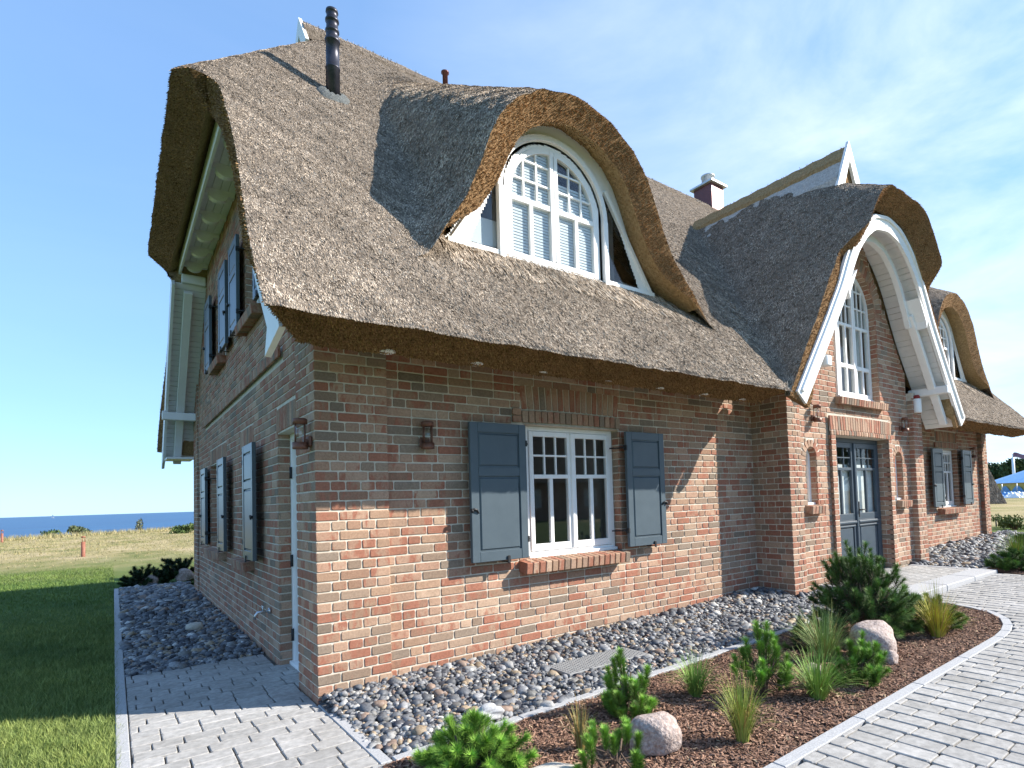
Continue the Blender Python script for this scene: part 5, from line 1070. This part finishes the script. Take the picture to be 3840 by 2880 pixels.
pine(gp(5.62, -2.45), .62, .34, 60, 'low spreading pine behind the yellow grass at the bed tip', (.05, .11, .02), (.13, .24, .04), .042, 90, .14, .0034, .35)
pine(gp(4.55, -1.62), .24, .26, 14, 'very small pine at the kerb left of the tall dark pine', (.03, .07, .018), (.09, .17, .03), .04, 100, .1, .0034, .6)
pine(gp(3.95, -1.95), .35, .22, 16, 'flat dark pine tuft behind the arching grass', (.022, .05, .016), (.06, .12, .026), .04, 100, .12, .0034, .4)
tuft(gp(2.28, -1.98), .36, .28, 170, 'fine green grass tuft near the kerb, left of the middle pine'); tuft(gp(1.84, -2.72), .30, .36, 190, 'upright yellow-green grass at the front of the bark bed', (.18, .25, .04), (.38, .42, .10), dry=.1)
tuft(gp(2.87, -2.66), .46, .30, 210, 'drooping green grass tuft beside the small half-buried stone'); tuft(gp(3.80, -2.22), .56, .40, 230, 'arching grass with pale tips behind the egg-shaped boulder', (.12, .21, .04), (.32, .40, .16), dry=.08)
tuft(gp(5.27, -2.62), .46, .42, 210, 'bright yellow-orange grass at the far end of the bark bed', (.28, .32, .035), (.52, .46, .07), dry=.25); tuft(gp(1.02, -2.10), .18, .27, 70, 'thin dry grass between the front pine and the candle pine', (.13, .15, .04), (.3, .28, .12), dry=.4)
boulder('boulder', (1.36, -2.42, .055), (.16, .14, .14), 'boulder', 'round pink granite boulder in the front of the bark bed', seed=1.2, lump=.075)
boulder('boulder', (.55, -2.42, .0), (.19, .14, .10), 'boulder2', 'flat cream boulder at the bottom edge of the picture', seed=3.1, lump=.06)
boulder('boulder', (4.15, -2.50, .13), (.19, .17, .215), 'boulder', 'big egg-shaped pink boulder before the tall pine', seed=2.4, lump=.075)
boulder('boulder', (4.10, -2.66, .04), (.07, .06, .075), 'boulder', 'little stone leaning on the foot of the egg-shaped boulder', seed=6.2, lump=.08)
boulder('boulder', (3.36, -2.36, .02), (.075, .07, .06), 'boulder', 'small half-buried pinkish stone in the middle of the bed', seed=4.4, lump=.08)
# right bed
pine((12.2, -1.95, G0(12.2)), .95, .85, 70, 'tall dark pine at the right edge beside the far wing', (.04, .085, .022), (.12, .21, .045), .06, 70, .2, .009, .6)
pine((10.6, -1.9, G0(10.6)), .95, .30, 60, 'low bright pine just behind the entrance step', (.04, .09, .02), (.10, .19, .035), .055, 70, .16, .009, .3)
pine((11.6, -2.35, G0(11.6)), .95, .36, 60, 'low pine at the right picture edge', (.04, .09, .02), (.10, .19, .035), .055, 70, .16, .009, .3)
tuft((11.35, -1.75, G0(11.3)), .6, .46, 150, 'bright green grass between the two right-hand pines', (.14, .22, .03), (.30, .38, .08), .011)
# dark creeping pine and stones beyond the gable pebbles
pine((-.75, 11.25, -.08), .95, .40, 55, 'dark creeping pine at the end of the pebble strip, lawn side', (.012, .03, .012), (.03, .06, .02), .06, 60, .18, .012, .3)
pine((-.1, 11.3, -.08), 1.0, .58, 60, 'dark creeping pine at the end of the pebble strip, wall side', (.012, .03, .012), (.03, .06, .02), .06, 60, .18, .012, .35)
boulder('boulder', (-.62, 10.95, .02), (.12, .10, .12), 'boulder', 'pale stone half hidden by the creeping pine', seed=5); boulder('boulder', (.0, 10.98, .06), (.18, .14, .16), 'boulder', 'pale stone on the wall side of the creeping pine', seed=8)
# ---- lawn blades
def blades(name, x, y, z, hgt, c0, c1, label, wd=.005, lean=.5):
    n = len(x); a = rng.uniform(0, 2*np.pi, n); l = rng.normal(0, lean, (n, 2))*hgt[:, None]; p = np.c_[x, y, z]; s = np.c_[np.cos(a), np.sin(a), 0*a]*np.broadcast_to(wd, (n,))[:, None]/2; tip = p+np.c_[l, hgt]; u_ = rng.random((n, 1)); c = (np.array(c0)*(1-u_)+np.array(c1)*u_)*(1+.28*Hn(x*1.1, y*.9, 1., 3.)[:, None]*np.array([[1.2, .9, .8]]))
    mb = MB(); mb.add(np.stack([p-s, p+s, tip], 1).reshape(-1, 3), np.arange(3*n).reshape(-1, 3), np.repeat(c, 3, 0)); return tag(part(name, mb, 'blade'), label, 'grass', kind='stuff')
x, y = fill(lambda x, y: rng.random(len(x)) < np.clip(1.15-(y+1.5)/9, .12, 1), 210000, (-3.4, -1.268, -1.6, 8.5)); n = len(x); blades('lawn_grass', x, y, np.full(n, -.085), rng.uniform(.035, .075, n), (.105, .155, .034), (.28, .33, .095), 'mown green lawn beside the side path', .006)
x, y = fill(lambda x, y: rng.random(len(x)) < .8, 60000, (-9, -1.29, 8.5, 20)); n = len(x); blades('lawn_grass', x, y, np.full(n, -.085)-.1*smoo((y-14)/7), rng.uniform(.04, .08, n), (.075, .13, .022), (.17, .23, .055), 'mown lawn farther along the gable wall', .012)
x = rng.uniform(-30, 14, 60000); y = 20+38*rng.random(60000)**.8; n = len(x); t = smoo((y-22)/12); blades('dry_grass', x, y, gz(x, y)-.02, rng.uniform(.03, .08, n)*(1+.6*t), (.15, .16, .05), (.42, .34, .18), 'dry yellow grass of the meadow towards the sea', .03)
x = rng.uniform(-45, 18, 15000); y = COAST(x)-3+rng.normal(0, 1.6, 15000); blades('dune_grass', x, y, gz(x, y)-.05, rng.uniform(.15, .5, 15000), (.20, .19, .08), (.46, .38, .20), 'tall pale grass along the edge above the sea', .05, .35)
# ---- bushes, bollards, boat on the left
def leafy(name, loc, r, n, label, cat, c0, c1, leaf=.05, trunk=None, group=None, clumps=9):
    loc = V3(*loc); o = thing(name, label, cat, loc, group); cen = loc+V3(0, 0, (trunk or 0)+r[2]*.8); mb = MB(); sb = MB()
    cc = rng.normal(0, 1, (clumps, 3)); cc /= np.linalg.norm(cc, axis=1)[:, None]; cc = cc*np.array(r)*rng.uniform(.3, .75, (clumps, 1)); cr_ = rng.uniform(.35, .6, clumps); k = rng.integers(clumps, size=n); d = rng.normal(0, 1, (n, 3)); d /= np.linalg.norm(d, axis=1)[:, None]
    p = cen+cc[k]+d*np.array(r)*(cr_[k]*rng.random(n)**.4)[:, None]; p[:, 2] = np.maximum(p[:, 2], loc[2]+.02); A = rotm(n); nn = rng.normal(0, 1, (n, 3)); nn /= np.linalg.norm(nn, axis=1)[:, None]; s = np.cross(nn, V3(.3, .5, .8)); s /= np.linalg.norm(s, axis=1)[:, None]; t = np.cross(nn, s); l = leaf*rng.uniform(.6, 1.3, n)[:, None]
    V = np.stack([p-s*l*.5, p+t*l, p+s*l*.5, p-t*l], 1).reshape(-1, 3); u_ = rng.random((n, 1)); c = np.array(c0)*(1-u_)+np.array(c1)*u_; mb.add(V, np.arange(4*n).reshape(-1, 4), np.repeat(c, 4, 0)); part('crown' if trunk else 'foliage', mb, 'leaf', o)
    if trunk:
        tube(sb, [loc-V3(0, 0, .2), loc+V3(.05, 0, trunk*.6), cen], [trunk*.09, trunk*.07, trunk*.03], 7)
        for q in cc[:5]: tube(sb, [loc+V3(0, 0, trunk*.75), cen+q*.8], [trunk*.04, trunk*.015], 5)
    else:
        for q in cc: tube(sb, [loc-V3(0, 0, .05), cen+q*.8], [.03*r[2]+.006, .01], 5)
    part('trunk' if trunk else 'stems', sb, 'bark', o); return o
for (x, y, rx, rz, nn_, lb, c0, c1) in ((-5.1, 57.5, .8, .35, 500, 'low green bush at the shore edge, left of the others', (.05, .09, .025), (.13, .17, .06)), (-3.4, 56.5, 1.0, .5, 800, 'grey-green bush on the shore edge between two bollards', (.06, .09, .035), (.17, .19, .09)), (.45, 56, .35, .75, 260, 'thin upright shrub standing out against the sea', (.08, .10, .06), (.2, .2, .13)), (2.6, 47.5, 1.25, .55, 1100, 'rounded dark green bush beside the house corner against the sea', (.03, .06, .018), (.10, .14, .04))):
    leafy('shore_bush', (x, y, float(gz(x, y))), (rx, rx*.8, rz), nn_, lb, 'bush', c0, c1, .09, None, 'bushes along the shore edge')
for (x, y, lb) in ((-6.95, 47.3, 'rust-red bollard light at the left picture edge'), (-2.24, 25.35, 'rust-red bollard light standing in the dry meadow')):
    z = float(gz(x, y)); o = thing('bollard_light', lb, 'bollard', (x, y, z), 'rusty bollard lights in the meadow'); mb = MB(); lathe(mb, (x, y, z), [(.075, -.05), (.07, .0), (.07, .60), (.0, .601)], 14); part('post', mb, 'rustpost', o); mb = MB(); lathe(mb, (x, y, z+.76), [(.0, 0), (.07, .001), (.07, .06), (.0, .065)], 14); part('cap', mb, 'rustpost', o)
    mb = MB()
    for k in range(3): a = k*2.09; tube(mb, [(x+.055*math.cos(a), y+.055*math.sin(a), z+.59), (x+.055*math.cos(a), y+.055*math.sin(a), z+.77)], .012, 6)
    part('bars', mb, 'rustpost', o)
ray = lambda u_, v_: cF+cR*(u_-2137.8)/2176.34+cU*(1782.87-v_)/2176.34
pix = lambda u_, v_, d: CAM+ray(u_, v_)*d
b = pix(198, 1943, 1500); b[2] = -4.2; o = thing('sailing_boat', 'tiny white sailing boat on the horizon', 'boat', b); mb = MB(); n = np.linspace(0, 1, 9); wv = 1.1*np.sin(n*np.pi)**.6; V = [b+cR*(q*8-4)+cF*w2*s_+V3(0, 0, z) for z, sc_ in ((1., 1), (0., .6)) for s_ in (-1, 1) for q, w2 in zip(n, wv*sc_)]; k = np.arange(8)
mb.add(V, [np.stack([k, k+1, k+19, k+18], 1), np.stack([k+9, k+10, k+28, k+27], 1), np.stack([k, k+1, k+10, k+9], 1)]); part('hull', mb, 'white', o)
mb = MB(); tube(mb, [b+V3(0, 0, .5), b+V3(0, 0, 10.5)], .09, 6); part('mast', mb, 'zinc', o); mb = MB(); mb.add([b+V3(0, 0, 10.2), b+V3(0, 0, 1.8)-cR*3.6, b+V3(0, 0, 1.8), b+V3(0, 0, 9.4)+cR*.2, b+V3(0, 0, 1.2)+cR*3.6, b+V3(0, 0, 1.2)+cR*.3], np.array([[0, 1, 2], [3, 4, 5]])); part('sail', mb, 'white', o)
# ---- right background: thatched hut, circus tent, flag pole, trees, fence, heaps
M['tentblue'] = mat('blue_tent_cloth', (.10, .27, .52), (.13, .32, .58), 2, .55); M['tentyellow'] = mat('yellow_tent_cloth', (.52, .40, .10), (.60, .47, .14), 2, .6)
zt = float(gz(50, 9)); o = thing('thatched_hut', 'grey thatched roof of a low hut behind the right house corner', 'hut', (48, 10, zt))
apx = pix(3695, 1730, 46); e1 = pix(3776, 1888, 44); e0 = e1-cR*5.2; e0[2] = e1[2]; bk = cF*5; bk[2] = 0; a2 = apx.copy(); rid = apx-cR*.6
rid = pix(3672, 1690, 45.5); V = [e0, e1, e1+bk, e0+bk, rid, rid+bk*.5]; mb = MB(); mb.add(V, [np.array([[0, 1, 4], [2, 3, 5]]), np.array([[1, 2, 5, 4], [3, 0, 4, 5]])]); T2 = [v-V3(0, 0, .35) for v in V]; mb.add(T2, [np.array([[0, 1, 4], [2, 3, 5]]), np.array([[1, 2, 5, 4], [3, 0, 4, 5]])]); mb.add([V[0], V[1], V[2], V[3], T2[0], T2[1], T2[2], T2[3]], np.array([[0, 1, 5, 4], [1, 2, 6, 5], [2, 3, 7, 6], [3, 0, 4, 7]])); part('roof', mb, 'thatch', o)
k = 9000; cnt = rng.random((k, 2)); cnt[cnt.sum(1) > 1] = 1-cnt[cnt.sum(1) > 1]; p = V[0]+(V[1]-V[0])*cnt[:, :1]+(V[4]-V[0])*cnt[:, 1:]; nf = np.cross(V[1]-V[0], V[4]-V[0]); nf /= np.linalg.norm(nf); nf *= np.sign(nf[2]); dn = V3(0, 0, -1)+nf*nf[2]; dn /= np.linalg.norm(dn); add_reeds('hut', p, np.tile(dn, (k, 1)), np.tile(nf, (k, 1)), (.1, .22), (.03, .05), .7); part('thatch_reeds', REEDS['hut'], 'reed', o, kind='stuff')
mb = MB()
for q in (V[0], V[1], V[2], V[3]): c = (V[0]+V[1]+V[2]+V[3])/4; g = q*.86+c*.14; tube(mb, [V3(g[0], g[1], zt-.1), V3(g[0], g[1], q[2]+.3)], .09, 8)
part('posts', mb, 'bark', o)
dt = 86.; pe = pix(3768, 1812, dt); zg = float(gz(*pe[:2])); Rt = 15.; tc_ = pe+cR*Rt; o = thing('circus_tent', 'blue and yellow circus tent at the right picture edge', 'tent', (tc_[0], tc_[1], zg)); ns = 20; ez = pe[2]; rf = MB(); wl = MB(); sc_ = MB()
for k in range(ns):
    a0, a1 = 2*np.pi*k/ns, 2*np.pi*(k+1)/ns; q = [V3(tc_[0]+Rt*math.cos(a), tc_[1]+Rt*math.sin(a), ez) for a in (a0, a1)]; ap = V3(tc_[0], tc_[1], ez+6.2); m_ = [q[i]*.5+ap*.5-V3(0, 0, .45) for i in (0, 1)]
    rf.add([q[0], q[1], m_[1], m_[0], ap], [np.array([[0, 1, 2, 3]]), np.array([[3, 2, 4]])]); wi = [V3(tc_[0]+(Rt-.5)*math.cos(a), tc_[1]+(Rt-.5)*math.sin(a), 0) for a in (a0, a1)]; wl.add([V3(*wi[0][:2], zg-.1), V3(*wi[1][:2], zg-.1), V3(*wi[1][:2], ez), V3(*wi[0][:2], ez)], np.array([[0, 1, 2, 3]]))
    tt = np.linspace(0, 1, 13); oo = [V3(tc_[0]+(Rt-.42)*math.cos(a0+(a1-a0)*t_), tc_[1]+(Rt-.42)*math.sin(a0+(a1-a0)*t_), 0) for t_ in tt]; ht = (ez-zg)*(.12+.62*np.abs(np.sin(tt*2*np.pi))); r_ = np.arange(12); sc_.add([V3(*p_[:2], zg-.1) for p_ in oo]+[V3(*p_[:2], zg+h_) for p_, h_ in zip(oo, ht)], np.stack([r_, r_+1, r_+14, r_+13], 1))
part('roof', rf, 'tentblue', o); part('wall', wl, 'tentyellow', o); part('blue_scallops', sc_, 'tentblue', o)
mb = MB(); [tube(mb, [V3(tc_[0]+(Rt+.9)*math.cos(a), tc_[1]+(Rt+.9)*math.sin(a), zg-.1), V3(tc_[0]+(Rt+.9)*math.cos(a), tc_[1]+(Rt+.9)*math.sin(a), zg+1.5)], .05, 6) for a in np.linspace(0, 2*np.pi, 40, endpoint=False)]; part('guy_posts', mb, 'zinc', o)
pt_ = pix(3798, 1716, 105); zg = float(gz(*pt_[:2])); o = thing('flag_pole', 'white mast with a small dark flag above the circus tent', 'flag pole', (pt_[0], pt_[1], zg)); mb = MB(); tube(mb, [V3(pt_[0], pt_[1], zg-.2), pt_], [.28, .22], 10); part('mast', mb, 'white', o); mb = MB(); tube(mb, [pt_, pt_+V3(0, 0, .95)], .05, 6); part('staff', mb, 'zinc', o)
M['flag'] = mat('dark_red_flag', (.16, .07, .09), (.24, .12, .14), 1, .8); g = np.linspace(0, 1, 10); mb = MB(); V = [pt_+V3(0, 0, .9)+cR*q*2.4+V3(0, 0, -.30*q+.12*math.sin(q*6)) for q in g]+[pt_+V3(0, 0, .05)+cR*q*2.3+V3(0, 0, -.2*q+.12*math.sin(q*6)) for q in g]; k = np.arange(9); mb.add(V, np.stack([k, k+1, k+11, k+10], 1)); part('flag', mb, 'flag', o)
for i, (u_, v_, dd, rr, lb) in enumerate(((3728, 1800, 150, 4.2, 'low tree behind the circus tent, farthest left'), (3756, 1793, 150, 4.6, 'round tree beside the flag mast, left of it'), (3790, 1795, 160, 4.4, 'dark tree directly behind the white mast'), (3826, 1786, 140, 5.2, 'taller tree at the right picture edge above the tent'), (3862, 1786, 145, 5.4, 'tree just beyond the right picture edge'))):
    p = pix(u_, v_, dd); z = float(gz(*p[:2])); leafy('far_tree', (p[0], p[1], z), (rr, rr, rr*.62), 2600, lb, 'tree', (.03, .055, .02), (.09, .13, .045), .55, max(1.5, p[2]-z-rr*.25), 'trees behind the circus tent', 12)
p = pix(3737, 1988, 19.5); o = thing('fence_post', 'thin dark fence post on the meadow right of the house', 'post', (p[0], p[1], p[2])); mb = MB(); tube(mb, [p-V3(0, 0, .2), p+V3(0, 0, .42)], .022, 8); part('stake', mb, 'iron', o); mb = MB(); lathe(mb, p+V3(0, 0, .41), [(.03, 0), (.03, .02), (0, .035)], 8); part('cap', mb, 'iron', o)
for j, (u_, v_, dd, mt, lb) in enumerate(((3790, 1900, 62, 'tentblue', 'crumpled blue tarpaulin heap before the circus tent'), (3822, 1903, 60, 'white', 'crumpled white tarpaulin heap before the circus tent'))):
    p = pix(u_, v_, dd); zg = float(gz(*p[:2])); gx_ = np.linspace(-1, 1, 22); A, B_ = np.meshgrid(gx_, gx_, indexing='ij'); hz = np.maximum(0, 1-A**2-B_**2)**.5*.45*(1+.5*np.sin(A*9+j)*np.cos(B_*8)); mb = MB(); mb.add(np.stack([p[0]+A*1.6, p[1]+B_*1.2, zg-.02+hz], -1).reshape(-1, 3), grid_faces(22, 22)); single('tarpaulin', mb, mt, lb, 'tarpaulin', (p[0], p[1], zg), 'tarpaulin heaps before the tent')
for (u_, v_, dd, rr, lb) in ((3765, 1990, 19, .45, 'low green weed clump by the fence post'), (3805, 1996, 18, .5, 'low green weeds at the right edge behind the pine')):
    p = pix(u_, v_, dd); leafy('weed_clump', (p[0], p[1], float(gz(*p[:2]))), (rr, rr, .28), 500, lb, 'weeds', (.06, .10, .03), (.16, .2, .06), .05, None, 'weeds on the meadow right of the house')
# ---- guessed house and trees behind the camera, added as dark reflections for the glass
o = thing('added_reflected_house', 'guessed thatched house behind the camera, added for the ground floor windows to mirror', 'house', (24, -30, .1))
mb = MB(); box(mb, (15, -36, 0), (33, -27, 3), .02); part('wall', mb, 'plainbrick', o)
mb = MB(); V = [(14, -26, 2.7), (34, -26, 2.7), (34, -37, 2.7), (14, -37, 2.7), (16, -31.5, 9), (32, -31.5, 9)]; mb.add(V, [np.array([[0, 1, 5, 4], [2, 3, 4, 5], [0, 1, 2, 3]]), np.array([[1, 2, 5], [3, 0, 4]])]); part('roof', mb, 'thatch', o)
for x in (17.5, 21, 26, 30): mb = MB(); box(mb, (x-.6, -26.99, 1.0), (x+.6, -26.93, 2.3), .01); f = part('window', mb, 'white', o); mb = MB(); box(mb, (x-.5, -26.94, 1.1), (x+.5, -26.92, 2.2), .004); part('pane', mb, 'glass', f)
for i, (x, y, r) in enumerate(((42, -27, 3.6), (50, -24, 3.2), (58, -28, 4.2), (66, -22, 3.8), (76, -26, 4.4), (88, -22, 4.2))): leafy('added_reflected_tree', (x, y, .1), (r, r, r*.8), 1500, ('nearest', 'second', 'third', 'fourth', 'fifth', 'farthest')[i]+' guessed tree of the unseen row added for the door glass to mirror', 'tree', (.03, .055, .02), (.09, .13, .045), .4, 2.2, 'unseen trees added for dark window reflections', 10)  # unseen tree row, added so the door glass reflects something dark
